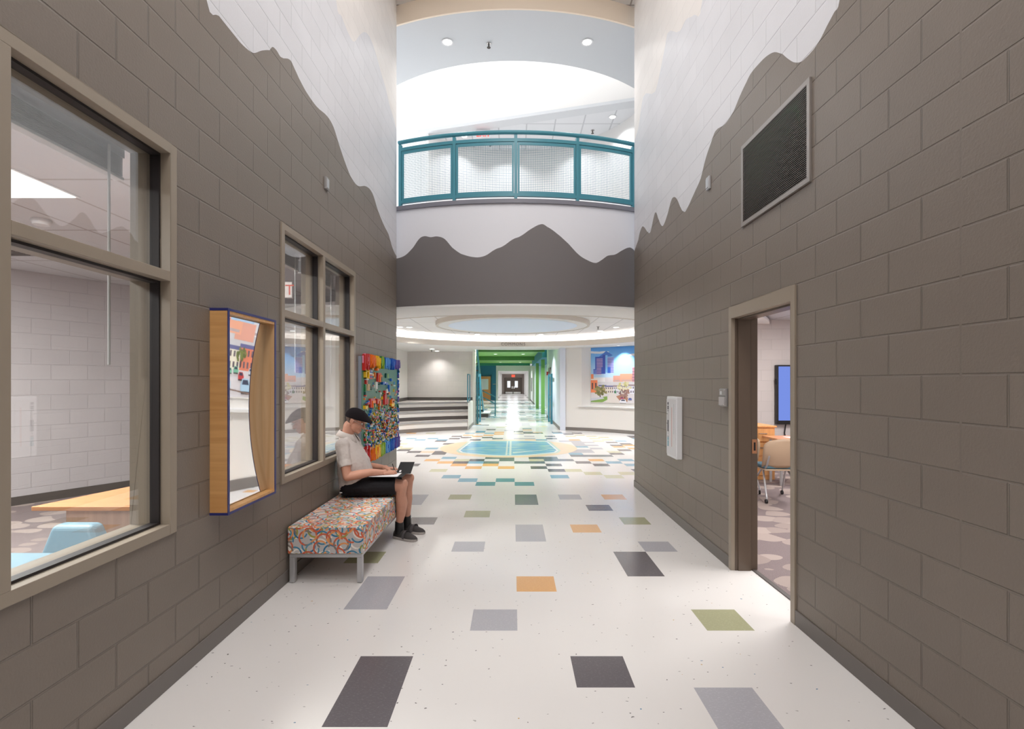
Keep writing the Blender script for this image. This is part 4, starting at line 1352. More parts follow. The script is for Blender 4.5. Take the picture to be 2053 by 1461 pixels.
# ------------------------------------------------------------------ bench with ring-pattern fabric
def uv_project(me):
    uv = me.uv_layers.new(name='cloth')
    for pl in me.polygons:
        n = pl.normal
        for li in pl.loop_indices:
            c = me.vertices[me.loops[li].vertex_index].co
            if abs(n.z) > .7:
                q = (c.x, c.y)
            elif abs(n.y) > .7:
                q = (c.x + .013, c.z + .031)
            else:
                q = (c.y + .05, c.z)
            uv.data[li].uv = q
def ring_fabric():
    m = bpy.data.materials.new('ring_pattern_fabric')
    nt, p = nodes_of(m)
    uvn = nt.nodes.new('ShaderNodeUVMap')
    uvn.uv_map = 'cloth'
    base = rgb(196, 192, 190)
    col = base
    pals = [[(196, 190, 186), (236, 230, 222)], [(240, 234, 226), (226, 222, 214)], [(150, 152, 84), (168, 160, 76)], [(78, 138, 168), (60, 120, 158)], [(212, 106, 76), (230, 152, 92)], [(138, 128, 120), (212, 108, 80)], [(98, 152, 174), (160, 160, 92)], [(232, 160, 104), (206, 104, 76)]]
    for i, (ca, cb) in enumerate(pals):
        cell = .126 + .007 * (i % 3)
        mp = nt.nodes.new('ShaderNodeMapping')
        mp.inputs['Location'].default_value = (.037 * i + 3, .0613 * i * 1.3 + 3, 0)
        mp.inputs['Rotation'].default_value = (0, 0, .35 * i)
        mp.inputs['Scale'].default_value = (1 / cell, 1 / cell, 1)
        nt.links.new(uvn.outputs[0], mp.inputs['Vector'])
        fl = nt.nodes.new('ShaderNodeVectorMath')
        fl.operation = 'FLOOR'
        nt.links.new(mp.outputs[0], fl.inputs[0])
        wn = nt.nodes.new('ShaderNodeTexWhiteNoise')
        wn.noise_dimensions = '3D'
        ad = nt.nodes.new('ShaderNodeVectorMath')
        ad.operation = 'ADD'
        ad.inputs[1].default_value = (0, 0, i + .5)
        nt.links.new(fl.outputs[0], ad.inputs[0])
        nt.links.new(ad.outputs[0], wn.inputs['Vector'])
        fr = nt.nodes.new('ShaderNodeVectorMath')
        fr.operation = 'FRACTION'
        nt.links.new(mp.outputs[0], fr.inputs[0])
        s = nt.nodes.new('ShaderNodeSeparateXYZ')
        nt.links.new(fr.outputs[0], s.inputs[0])
        dx = math_node(nt, 'SUBTRACT', s.outputs[0], .5)
        dy = math_node(nt, 'SUBTRACT', s.outputs[1], .5)
        d = math_node(nt, 'SQRT', math_node(nt, 'ADD', math_node(nt, 'MULTIPLY', dx, dx), math_node(nt, 'MULTIPLY', dy, dy)))
        ring = math_node(nt, 'LESS_THAN', math_node(nt, 'ABSOLUTE', math_node(nt, 'SUBTRACT', d, .40)), .050)
        ang = math_node(nt, 'ARCTAN2', dy, dx)
        ph = math_node(nt, 'ADD', math_node(nt, 'DIVIDE', ang, 2 * PI), wn.outputs['Value'])
        tri = math_node(nt, 'PINGPONG', math_node(nt, 'MULTIPLY', ph, 2.0), 1.0)
        gap = math_node(nt, 'GREATER_THAN', tri, .2)
        keep = math_node(nt, 'GREATER_THAN', wn.outputs['Value'], .36)
        mask = math_node(nt, 'MULTIPLY', math_node(nt, 'MULTIPLY', ring, gap), keep)
        rc_ = mix_col(nt, math_node(nt, 'GREATER_THAN', tri, .62), rgb(*ca), rgb(*cb))
        col = mix_col(nt, mask, col, rc_)
    nt.links.new(col, p.inputs['Base Color'])
    p.inputs['Roughness'].default_value = .75
    p.inputs['Specular IOR Level'].default_value = .25
    return m
BX0, BX1, BY0, BY1 = -1.785, -1.185, 4.035, 5.50
be = thing('upholstered_bench', 'low bench with orange, blue and green ring pattern fabric against the left wall', 'bench', (-1.485, 4.77, 0))
b = MB().box(BX0, BX1, BY0, BY1, .233, .447)
me = mesh_of('cushion', b)
bm = bmesh.new(); bm.from_mesh(me)
bmesh.ops.bevel(bm, geom=list(bm.edges), offset=.012, segments=3, affect='EDGES', profile=.6)
bm.to_mesh(me); bm.free()
uv_project(me)
cu = obj('cushion', me, ring_fabric(), be, normals=False)
for pl in cu.data.polygons:
    pl.use_smooth = False
pp = MB()
for x0 in (BX0 + .006, BX1 - .006):
    pp.tube([(x0, BY0 + .006, .24), (x0, BY0 + .006, .44)], .004, 6)
obj('piping', pp, mat('pale_piping', rgb(204, 196, 188), .7), be)
for y in (BY0 + .008, BY1 - .058):
    fr = obj('end_frame', MB().box(BX0 + .012, BX1 - .012, y, y + .05, .203, .232), m_silver, be, bevel=.003)
    for x in (BX0 + .012, BX1 - .052):
        obj('leg', MB().box(x, x + .04, y, y + .05, .004, .203), m_silver, be, bevel=.003)
        obj('foot_glide', MB().lathe([(.001, 0), (.016, 0), (.016, .006), (.001, .006)], (x + .02, y + .025, 0), 14), m_black, be)
for x in (BX0 + .014, BX1 - .05):
    obj('side_rail', MB().box(x, x + .036, BY0 + .058, BY1 - .058, .207, .231), m_silver, be)

# ------------------------------------------------------------------ wooden box with a curved mirror
MY0, MY1, MZ_0, MZ_1, MX = 3.025, 3.635, .803, 2.035, -1.692
mb = thing('mirror_box', 'shallow maple wall box with navy edges holding a curved mirror', 'mirror', (XL, (MY0 + MY1) / 2, MZ_0))
tk = .016
obj('side_panel', MB().box(XL, MX, MY0, MY0 + tk, MZ_0 + .014, MZ_1 - .014), m_maple2, mb)
obj('side_panel', MB().box(XL, MX, MY1 - tk, MY1, MZ_0 + .014, MZ_1 - .014), m_maple, mb)
obj('bottom_panel', MB().box(XL, MX, MY0 + tk, MY1 - tk, MZ_0 + .014, MZ_0 + .032), m_maple2, mb)
obj('top_panel', MB().box(XL, MX, MY0 + tk, MY1 - tk, MZ_1 - .032, MZ_1 - .014), m_maple2, mb)
obj('back_panel', MB().box(XL + .001, XL + .006, MY0 + tk, MY1 - tk, MZ_0 + .032, MZ_1 - .032), m_maple, mb)
e = MB()
fx = MX + .003
e.box(XL - .0005, fx, MY0 - .002, MY1 + .002, MZ_1 - .015, MZ_1)
e.box(XL - .0005, fx, MY0 - .002, MY1 + .002, MZ_0, MZ_0 + .015)
e.box(MX - .001, fx, MY0 - .002, MY0 + tk + .001, MZ_0 + .015, MZ_1 - .015)
e.box(MX - .001, fx, MY1 - tk - .001, MY1 + .002, MZ_0 + .015, MZ_1 - .015)
obj('navy_edge', e, m_blue, mb)
n = 64
zc, hz = (MZ_0 + MZ_1) / 2, (MZ_1 - MZ_0) / 2 - .036
ma, mb_, fs = [], [], []
for i in range(n + 1):
    t = -1 + 2 * i / n
    x = -1.782 + .038 * t * t
    z = zc + hz * t
    ma += [(x, MY0 + tk + .0005, z), (x, MY1 - tk - .0005, z)]
    mb_ += [(x - .003, MY0 + tk + .0005, z), (x - .003, MY1 - tk - .0005, z)]
fs = [(2 * i, 2 * i + 1, 2 * i + 3, 2 * i + 2) for i in range(n)]
M_ = MB().add(ma, fs, 0, True).add(mb_, fs, 0, True)
for j in (0, 1):
    M_.add(ma[j::2] + mb_[j::2], [(i, i + 1, n + 2 + i, n + 1 + i) for i in range(n)], 1)
mr = obj('curved_mirror', M_, [m_mirror, m_black], mb, normals=False, merge=False)

# ------------------------------------------------------------------ board covered with toy bricks
GY0, GY1, GZ0, GZ1 = 5.93, 7.80, .66, 1.90
gb = thing('toy_brick_board', 'large green wall board covered with colourful toy bricks and a rainbow edge', 'brick mural', (XL, (GY0 + GY1) / 2, GZ0))
obj('backing', MB().box(XL, XL + .035, GY0, GY1, GZ0, GZ1), mat('grey_blue_board_edge', rgb(150, 158, 172), .45), gb)
obj('base_plate', MB().box(XL + .035, XL + .042, GY0 + .012, GY1 - .012, GZ0 + .01, GZ1 - .01), mat('green_base_plate', rgb(74, 130, 108), .35, bump=.5, bscale=160), gb)
xp = XL + .042
BC = dict(r=(200, 44, 40), o=(238, 120, 34), y=(244, 196, 40), g=(38, 122, 70), l=(150, 186, 52), b=(34, 96, 190), c=(92, 158, 220), w=(236, 236, 232), k=(38, 36, 42), t=(226, 198, 150), p=(232, 150, 180), n=(142, 72, 46), d=(20, 84, 76), v=(100, 74, 160))
def bk(B, y, z, w_, h, d, c):
    B.box(xp, xp + d, y, y + w_, z, z + h, 0, rgb(*BC[c]))
def U2(zx): # across the board, from the photo's own foreshortened columns
    return F * XL / (700 + zx / 12.18 - 1028)
def V2(zx, zy):
    return lvl(700 + zy / 12.18, U2(zx))
# border: spikes of coloured bricks
bo = MB()
bands = [('r', 215, 385), ('o', 385, 510), ('y', 510, 635), ('l', 635, 745), ('c', 745, 885), ('b', 885, 1000), ('v', 1000, 1125)]
for c, z0, z1 in bands:
    ya, yb = max(U2(z0), GY0), min(U2(z1), GY1)
    for top in (True, False):
        for k in range(int((yb - ya) * 190)):
            y = R_.uniform(ya, yb - .016)
            ln = R_.uniform(.03, .13) * (1.5 if c == 'r' else 1.0 if top else 1.15)
            w_ = R_.choice([.006, .008, .012])
            dd = R_.uniform(.008, .045)
            off = R_.uniform(-.015, .03)
            cc = R_.choice([c, c, c, dict(r='p', o='r', y='o', l='g', c='b', b='c', v='b')[c]]) if R_.random() < .4 else c
            if top:
                bk(bo, y, GZ1 - ln - off + .02, w_, ln, dd, cc)
            else:
                bk(bo, y, GZ0 + off - .03, w_, ln, dd, cc)
for k in range(70):
    z = R_.uniform(1.45, 1.8)
    bk(bo, GY1 - .03 - R_.uniform(0, .02), GZ0 + R_.uniform(.05, GZ1 - GZ0 - .1), .02, .03, R_.uniform(.01, .03), R_.choice('bvbd'))
o = obj('rainbow_border', bo, m_brick, gb, merge=False)
o['kind'] = 'stuff'
# figures one can make out
def piece(label, items):
    B = MB()
    for zx, zy, w_, h, d, c in items:
        bk(B, U2(zx), V2(zx, zy), w_, h * .42, d, c)
    o = obj('brick_figure', B, m_brick, gb, merge=False)
    o['label'] = label
piece('yellow brick frame with a white and red foot', [(265, 715, .035, .25, .03, 'y'), (340, 715, .03, .25, .03, 'y'), (265, 545, .14, .03, .03, 'y'), (265, 715, .14, .03, .03, 'y'), (285, 750, .10, .04, .025, 'w'), (290, 850, .05, .12, .025, 'r')])
piece('striped blue, white and red brick tower', [(365, 725, .11, .05, .03, 'r'), (365, 690, .11, .04, .03, 'b'), (365, 655, .11, .05, .03, 'r'), (365, 610, .11, .04, .03, 'w'), (365, 570, .11, .04, .03, 'b'), (385, 545, .09, .05, .03, 'w'), (370, 520, .11, .03, .03, 'b')])
piece('tan and dark green brick ladder', [(450, 700, .06, .05, .02, 'd'), (450, 645, .06, .06, .02, 't'), (450, 580, .05, .05, .02, 'd'), (455, 510, .05, .06, .02, 't'), (500, 720, .05, .05, .02, 't'), (515, 720, .03, .19, .02, 'o')])
piece('orange brick knob', [(535, 510, .08, .06, .04, 'o'), (550, 525, .05, .04, .03, 'o')])
piece('red and orange brick arch, upper one', [(585, 800, .16, .28, .025, 'r'), (615, 800, .12, .22, .035, 'o'), (640, 800, .05, .13, .04, 'd'), (635, 690, .08, .02, .04, 'k')])
piece('red and orange brick arch, lower one', [(395, 1425, .20, .26, .025, 'r'), (430, 1425, .14, .20, .035, 'o'), (455, 1425, .06, .12, .04, 'g'), (440, 1340, .1, .02, .04, 'k')])
piece('red brick rocket', [(745, 1350, .11, .30, .03, 'r'), (755, 1130, .06, .16, .03, 'r'), (790, 1350, .09, .18, .035, 'r')])
piece('tall white brick bar', [(558, 970, .04, .22, .02, 'w')])
piece('white brick sail', [(805, 1070, .11, .05, .02, 'w'), (815, 1030, .07, .05, .02, 'w'), (825, 1000, .03, .05, .02, 'w')])
piece('dark green brick tree', [(395, 900, .12, .04, .02, 'd'), (405, 950, .14, .03, .02, 'd'), (420, 990, .1, .04, .02, 'd'), (430, 1000, .02, .16, .02, 'w')])
piece('letter shaped tan brick ladder', [(340, 1010, .025, .19, .02, 't'), (375, 1010, .025, .19, .02, 't'), (350, 960, .06, .02, .02, 'p')])
piece('blue brick castle', [(690, 860, .10, .09, .035, 'b'), (745, 840, .06, .06, .03, 'w'), (775, 870, .12, .08, .03, 'b'), (800, 850, .03, .06, .03, 'w')])
piece('yellow brick giraffe', [(915, 1400, .16, .10, .035, 'y'), (920, 1330, .13, .14, .035, 'o'), (935, 1295, .08, .05, .035, 'y'), (960, 1440, .05, .06, .035, 'o')])
piece('dark teal brick block', [(800, 700, .06, .15, .02, 'd'), (835, 700, .04, .14, .02, 'l'), (920, 780, .06, .06, .025, 'b')])
piece('small red and navy brick truck', [(310, 1350, .09, .06, .03, 'r'), (350, 1290, .05, .04, .02, 'b')])
piece('red and orange brick bridge', [(555, 1330, .07, .15, .03, 'r'), (590, 1270, .1, .06, .03, 'o'), (620, 1385, .06, .18, .03, 'o')])
piece('black and yellow brick post', [(255, 1460, .10, .10, .03, 'y'), (260, 1385, .07, .03, .03, 'k')])
piece('tall blue brick bar', [(868, 1030, .05, .22, .025, 'b'), (865, 1105, .05, .08, .025, 'o')])
piece('green and red brick wand', [(275, 1030, .03, .20, .02, 'g'), (275, 1130, .04, .11, .02, 'd'), (270, 1145, .05, .03, .025, 'r')])
# loose small bricks filling the lower two thirds, denser downwards
sb = MB()
keys = 'rroyygglbbccwwwktpnd'
for k in range(1150):
    t = R_.random() ** .55
    z = GZ0 + .10 + (1 - t) * (GZ1 - GZ0 - .36)
    if z > 1.2 and R_.random() < .75:
        continue
    y = R_.uniform(GY0 + .06, GY1 - .07)
    w_, h = R_.choice([(.014, .014), (.014, .028), (.028, .012), (.010, .040), (.02, .02), (.012, .024), (.032, .012)])
    bk(sb, y, z, w_, h, R_.uniform(.006, .03), R_.choice(keys))
o = obj('small_bricks', sb, m_brick, gb, merge=False)
o['kind'] = 'stuff'

# ------------------------------------------------------------------ things on the right wall
# return-air grille
vg = thing('air_vent_grille', 'large louvred air return grille high on the right wall', 'vent', (XR, 3.645, 2.845))
vy0, vy1, vz0, vz1 = 3.172, 4.122, 2.845, 3.497
b = MB()
fw = .032
for q in ((vy0, vy1, vz0, vz0 + fw), (vy0, vy1, vz1 - fw, vz1), (vy0, vy0 + fw, vz0 + fw, vz1 - fw), (vy1 - fw, vy1, vz0 + fw, vz1 - fw)):
    b.box(XR - .016, XR, *q)
obj('grille_frame', b, mat('taupe_grille_metal', rgb(150, 143, 138), .4, metal=.3), vg, bevel=.002)
obj('duct_shade_sheet', MB().box(XR - .002, XR - .0005, vy0 + fw, vy1 - fw, vz0 + fw, vz1 - fw), mat('duct_shade_black', rgb(34, 30, 31), .8), vg)  # flat dark sheet, its colour stands for the shade behind the blades
b = MB()
ns = 46
for i in range(ns):
    z = vz0 + fw + (vz1 - vz0 - 2 * fw) * (i + .5) / ns
    b.add([(XR - .015, vy0 + fw, z - .002), (XR - .015, vy1 - fw, z - .002), (XR - .003, vy1 - fw, z + .003), (XR - .003, vy0 + fw, z + .003),
           (XR - .015, vy0 + fw, z + .001), (XR - .015, vy1 - fw, z + .001), (XR - .003, vy1 - fw, z + .0045), (XR - .003, vy0 + fw, z + .0045)],
          [(0, 1, 2, 3), (7, 6, 5, 4), (0, 4, 5, 1), (3, 2, 6, 7)])
obj('louvre_blades', b, mat('bronze_louvre', rgb(122, 112, 106), .4, metal=.3), vg)
# white cabinet
cb = thing('wall_cabinet', 'white narrow metal emergency cabinet on the right wall past the door', 'wall cabinet', (XR - .036, 5.76, .741))
cy0, cy1, cz0, cz1, cx = 5.585, 5.935, .742, 1.432, 1.788
obj('body', MB().box(cx + .006, XR, cy0, cy1, cz0, cz1), m_wplast, cb, bevel=.010, seg=3)
obj('door', MB().box(cx, cx + .007, cy0 + .02, cy1 - .012, cz0 + .03, cz1 - .03), mat('white_enamel_door', rgb(214, 212, 214), .3), cb, bevel=.002)
lb = MB()
dk, rd, bl_ = rgb(60, 58, 66), rgb(206, 120, 100), rgb(110, 160, 178)
for z0, z1, c in ((1.335, 1.365, dk), (1.28, 1.325, dk), (1.262, 1.272, dk), (1.10, 1.16, dk), (1.03, 1.10, dk), (.93, .965, bl_), (.86, .925, bl_), (.97, .978, dk)):
    lb.box(cx - .0012, cx, 5.845, 5.885, z0, z1, 0, c)
lb.box(cx - .0012, cx, 5.862, 5.868, .99, 1.26, 0, dk)
lb.box(cx - .0012, cx, 5.725, 5.733, .87, 1.31, 0, rd)
for k in range(28):
    lb.box(cx - .0012, cx, 5.654, 5.660, 1.02 + k * .012, 1.026 + k * .012, 0, rgb(120, 130, 134))
for z in (1.225, 1.118):
    lb.box(cx - .0012, cx, 5.885, 5.92, z, z + .006, 0, rgb(110, 110, 112))
obj('door_print', lb, m_paint, cb, merge=False)
# switch box
sw = thing('switch_box', 'small grey two-part control box on the right wall beside the door frame', 'switch', (XR - .02, 4.47, 1.38))
obj('back_box', MB().box(XR - .022, XR, 4.405, 4.535, 1.382, 1.538), m_gplast, sw, bevel=.004)
obj('lower_cover', MB().box(XR - .034, XR - .021, 4.412, 4.528, 1.390, 1.466), mat('pale_grey_cover', rgb(176, 172, 172), .35), sw, bevel=.004)
obj('upper_plate', MB().box(XR - .028, XR - .021, 4.412, 4.528, 1.474, 1.53), m_gplast, sw, bevel=.003)
obj('label', MB().box(XR - .0292, XR - .028, 4.47, 4.51, 1.486, 1.515), mat('silver_label', rgb(206, 208, 210), .3, metal=.4), sw)
for y in (4.42, 4.52):
    for z in (1.396, 1.524):
        obj('screw', MB().lathe([(.001, 0), (.005, 0), (.004, -.003), (.001, -.003)], (XR - (.034 if z < 1.45 else .028), y, z), 10, axis='X'), m_chrome, sw)
def plate(x, y, z, s, lab):
    t = thing('wall_sensor', lab, 'wall sensor', (x, y, z - .06), 'small grey wall sensors')
    obj('housing', MB().box(min(x, x + s * .022), max(x, x + s * .022), y - .038, y + .038, z - .06, z + .06), m_gplast if s > 0 else m_silver, t, bevel=.004)
    obj('face', MB().box(min(x + s * .022, x + s * .027), max(x + s * .022, x + s * .027), y - .03, y + .03, z - .045, z + .045), m_silver, t, bevel=.002)
plate(XL, 4.895, 3.50, 1, 'small grey sensor plate high on the left wall')
plate(XR, 4.82, 3.475, -1, 'small grey sensor plate high on the right wall')

# ------------------------------------------------------------------ seated man
m_skin = mat('skin', rgb(200, 148, 126), .5, spec=.35, vary=.05, bscale=14)
m_shirt = mat('beige_polo_fabric', rgb(208, 199, 194), .85, spec=.15, bump=.35, bscale=26)
m_short = mat('black_shorts_fabric', rgb(24, 22, 26), .75, spec=.25, bump=.4, bscale=22)
m_hair = mat('grey_brown_hair', rgb(98, 82, 74), .8, bump=.8, bscale=300)
m_cap = mat('black_wool_cap', rgb(30, 25, 29), .85, spec=.15, bump=.3, bscale=160)
m_shoe = mat('charcoal_knit_shoe', rgb(62, 58, 58), .75, bump=.4, bscale=240)
m_sole = mat('grey_rubber_sole', rgb(168, 162, 158), .6)
pn = thing('person', 'seated man in black flat cap, beige polo, black shorts, writing in a notebook', 'person', (-1.55, 5.19, 0))
def fuse(name, b, voxel, smooth, mats, parent, iters=4):
    me = mesh_of(name + '_raw', b)
    bm = bmesh.new(); bm.from_mesh(me)
    bmesh.ops.remove_doubles(bm, verts=bm.verts, dist=1e-6)
    bmesh.ops.recalc_face_normals(bm, faces=bm.faces)
    bm.to_mesh(me); bm.free()
    t = bpy.data.objects.new('raw', me)
    COL.objects.link(t)
    r = t.modifiers.new('r', 'REMESH')
    r.mode = 'VOXEL'
    r.voxel_size = voxel
    s = t.modifiers.new('s', 'SMOOTH')
    s.factor = smooth
    s.iterations = iters
    bpy.context.view_layer.update()
    out = bpy.data.meshes.new_from_object(t.evaluated_get(bpy.context.evaluated_depsgraph_get()))
    bpy.data.objects.remove(t)
    for pl in out.polygons:
        pl.use_smooth = True
    return obj(name, out, mats, parent, merge=False, normals=False)
def limb(b, pts, rad, n=16):
    b.tube(pts, rad, n)
    for p, r in zip(pts, rad):
        r = r if not isinstance(r, tuple) else min(r)
        b.ball(p, r * .995, 14, 8)
    return b
HO, PITCH = Vector((-1.603, 5.19, 1.205)), math.radians(24)
MH = Matrix.Translation(HO) @ Matrix.Rotation(PITCH, 4, 'Y')
def H(x, y, z):
    return tuple(MH @ Vector((x, y, z)))
def hball(b, c, r, n=18, m=12):
    s = len(b.v)
    b.ball((0, 0, 0), r, n, m)
    T_ = MH @ Matrix.Translation(c)
    b.rot(T_, s)
B = MB()
# head
hball(B, (-.006, 0, .032), (.098, .077, .092))
hball(B, (.030, 0, -.035), (.062, .062, .078))
hball(B, (.040, 0, -.075), (.048, .045, .042))
hball(B, (.070, 0, -.098), (.022, .024, .018))
hball(B, (.060, .032, -.028), (.034, .026, .030))
hball(B, (.060, -.032, -.028), (.034, .026, .030))
hball(B, (.082, 0, .022), (.018, .052, .014))
hball(B, (.086, 0, -.070), (.014, .024, .007))
hball(B, (.083, 0, -.081), (.014, .020, .007))
s0 = len(B.v)
B.tube([(.088, 0, .012), (.104, 0, -.016), (.116, 0, -.036), (.098, 0, -.046)], [.009, .011, .0135, .009], 12)
B.ball((.110, 0, -.038), .0135); B.ball((.100, .011, -.040), .009); B.ball((.100, -.011, -.040), .009)
for s in (-1, 1):
    B.ball((-.010, s * .083, -.006), (.020, .010, .027)); B.ball((-.004, s * .081, -.034), (.010, .008, .013)); B.ball((-.016, s * .087, -.004), (.011, .007, .022))
B.rot(MH, s0)
nb_ = Vector(H(-.032, 0, -.075))
limb(B, [(-1.690, 5.19, 1.03), tuple((Vector((-1.690, 5.19, 1.03)) + nb_) / 2), tuple(nb_)], [.064, .058, .060])
# trunk (under the clothes) and limbs
B.tube([(-1.640, 5.19, .50), (-1.625, 5.19, .62), (-1.63, 5.19, .78), (-1.665, 5.19, .93), (-1.685, 5.19, 1.01), (-1.69, 5.19, 1.05)], [(.15, .10), (.16, .13), (.165, .125), (.175, .095), (.15, .07), (.07, .055)], 24)
limb(B, [(-1.672, 5.02, .965), (-1.648, 4.985, .84), (-1.612, 4.965, .672)], [.054, .049, .043])
limb(B, [(-1.612, 4.965, .672), (-1.50, 4.99, .692), (-1.40, 5.025, .706), (-1.305, 5.065, .700)], [.043, .045, .037, .027])
limb(B, [(-1.672, 5.36, .965), (-1.645, 5.41, .84), (-1.59, 5.42, .69)], [.054, .048, .042])
limb(B, [(-1.59, 5.42, .69), (-1.50, 5.39, .70), (-1.42, 5.34, .705), (-1.345, 5.30, .705)], [.042, .044, .036, .027])
limb(B, [(-1.62, 5.10, .545), (-1.40, 5.10, .558), (-1.20, 5.105, .566), (-1.118, 5.11, .560)], [.088, .083, .070, .060])
limb(B, [(-1.118, 5.11, .560), (-1.128, 5.13, .46), (-1.122, 5.155, .37), (-1.138, 5.18, .25), (-1.158, 5.20, .16), (-1.158, 5.205, .085)], [.060, .054, .059, .046, .036, .039])
limb(B, [(-1.62, 5.29, .545), (-1.40, 5.31, .562), (-1.19, 5.345, .578), (-1.105, 5.36, .572)], [.088, .083, .070, .060])
limb(B, [(-1.105, 5.36, .572), (-1.115, 5.375, .46), (-1.120, 5.39, .37), (-1.125, 5.41, .25), (-1.128, 5.43, .16), (-1.128, 5.435, .085)], [.060, .054, .059, .046, .036, .039])
B.ball((-1.082, 5.108, .575), (.032, .036, .045)); B.ball((-1.068, 5.358, .587), (.032, .036, .045))
B.tube([(-1.17, 5.215, .07), (-1.09, 5.165, .055), (-1.0, 5.12, .035)], [.030, .024, .014], 12)
B.tube([(-1.14, 5.44, .07), (-1.06, 5.405, .055), (-.97, 5.37, .035)], [.030, .024, .014], 12)
# right hand (near), writing: palm, four curled fingers, thumb
def finger(pts, r0, r1):
    k = len(pts)
    rr = [r0 + (r1 - r0) * i / (k - 1) for i in range(k)]
    limb(B, pts, rr, 10)
limb(B, [(-1.305, 5.065, .700), (-1.275, 5.085, .698)], [.026, .028])
B.obox((-1.250, 5.098, .692), Vector((.040, .018, 0)), Vector((-.016, .034, .006)), Vector((.001, -.002, .013)))
B.ball((-1.262, 5.085, .690), (.032, .026, .018))
finger([(-1.222, 5.142, .698), (-1.195, 5.158, .697), (-1.180, 5.160, .681), (-1.183, 5.155, .668)], .0098, .0078)
finger([(-1.214, 5.124, .698), (-1.186, 5.137, .694), (-1.174, 5.142, .677), (-1.182, 5.146, .663)], .0100, .0080)
finger([(-1.210, 5.104, .694), (-1.184, 5.114, .687), (-1.178, 5.122, .670), (-1.192, 5.130, .661)], .0096, .0078)
finger([(-1.212, 5.084, .688), (-1.192, 5.092, .680), (-1.189, 5.102, .667), (-1.203, 5.112, .661)], .0086, .0070)
finger([(-1.275, 5.118, .692), (-1.245, 5.150, .690), (-1.218, 5.163, .683), (-1.194, 5.161, .672)], .0125, .0085)
# left hand (far), holding the notebook edge
limb(B, [(-1.345, 5.30, .705), (-1.318, 5.29, .705)], [.026, .028])
B.obox((-1.295, 5.283, .704), Vector((.040, -.012, 0)), Vector((.011, .036, -.004)), Vector((.001, .002, .012)))
B.ball((-1.305, 5.287, .702), (.034, .030, .016))
for i, (dy, ln) in enumerate(((-.030, .060), (-.010, .070), (.010, .066), (.030, .052))):
    y0_ = 5.276 + dy
    finger([(-1.258, y0_, .706), (-1.258 + ln * .5, y0_ - .008, .706), (-1.258 + ln * .85, y0_ - .014, .700), (-1.258 + ln, y0_ - .018, .692)], .0096, .0076)
finger([(-1.318, 5.262, .704), (-1.290, 5.236, .702), (-1.262, 5.222, .696), (-1.242, 5.216, .690)], .0122, .0088)
body = fuse('body', B, .0042, .5, m_skin, pn, 3)
# eyes, brows, mouth line
m_eye = [mat('eye_white', rgb(232, 226, 220), .25), mat('eye_dark', rgb(50, 42, 40), .2)]
for s in (-1, 1):
    b = MB()
    b.ball((.083, s * .031, -.001), .0118, 14, 10, 0)
    b.ball((.0895, s * .031, -.004), .0062, 12, 8, 1)
    b.rot(MH)
    obj('eye', b, m_eye, pn)
b = MB()
for s in (-1, 1):
    b.tube([(.094, s * .014, .018), (.094, s * .034, .022), (.080, s * .050, .016)], [.003, .0042, .002], 8)
b.rot(MH)
obj('eyebrows', b, m_hair, pn)
b = MB().tube([(.088, -.022, -.0755), (.0995, 0, -.0750), (.088, .022, -.0755)], [.0015, .0035, .0015], 8)
b.rot(MH)
obj('lips', b, mat('lip_tone', rgb(170, 96, 86), .5), pn)
# hair below the cap
b = MB()
n, m = 40, 24
vs, keep = [], []
for i in range(m + 1):
    t = PI * i / m
    for k in range(n):
        a = 2 * PI * k / n
        vs.append((-.006 + .1005 * math.sin(t) * math.cos(a), .0790 * math.sin(t) * math.sin(a), .032 + .094 * math.cos(t)))
fs = []
for i in range(m):
    for k in range(n):
        q = (i * n + k, (i + 1) * n + k, (i + 1) * n + (k + 1) % n, i * n + (k + 1) % n)
        c = [sum(vs[j][d] for j in q) / 4 for d in range(3)]
        if (c[0] < -.03 and -.052 < c[2] < .07) or (-.03 <= c[0] < .040 and .022 < c[2] < .07):
            fs.append(q)
b.add(vs, fs, 0, True)
b.rot(MH)
hr = obj('hair', b, m_hair, pn, normals=False)
hr.modifiers.new('thickness', 'SOLIDIFY').thickness = .003
# flat cap: crown and stiff brim
CT = [(-.113, .030, .030, .040), (-.108, .052, .016, .075), (-.09, .072, .012, .103), (-.06, .084, .016, .120), (-.02, .090, .022, .127), (.02, .090, .026, .125), (.06, .084, .030, .113), (.095, .074, .036, .095), (.125, .064, .040, .074), (.150, .050, .040, .058), (.163, .034, .041, .050), (.168, .014, .043, .046)]
b = MB()
k = 22
vs = []
for x, w_, zb_, zt_ in CT:
    for i in range(k):
        a = 2 * PI * i / k
        cy_, sz_ = math.cos(a), math.sin(a)
        yy = w_ * (abs(cy_) ** .8) * (1 if cy_ >= 0 else -1)
        zz = zb_ + (zt_ - zb_) * (max(sz_, 0) ** .75) - (.006 if sz_ < 0 else 0) * abs(sz_)
        vs.append((x, yy, zz))
fs = [(i * k + j, i * k + (j + 1) % k, (i + 1) * k + (j + 1) % k, (i + 1) * k + j) for i in range(len(CT) - 1) for j in range(k)]
fs += [tuple(range(k)), tuple(range((len(CT) - 1) * k, len(CT) * k))]
b.add(vs, fs, 0, True)
b.rot(MH)
cp = obj('flat_cap', b, m_cap, pn)
cp.modifiers.new('soft', 'SUBSURF').levels = 1
cp.modifiers['soft'].render_levels = 2
b = MB()
b.tube([(.120, y_, .046 - .30 * y_ * y_) for y_ in (-.062, -.04, -.02, 0, .02, .04, .062)], [.003] * 7, 6)
b.rot(MH)
obj('brim_seam', b, m_black, pn)
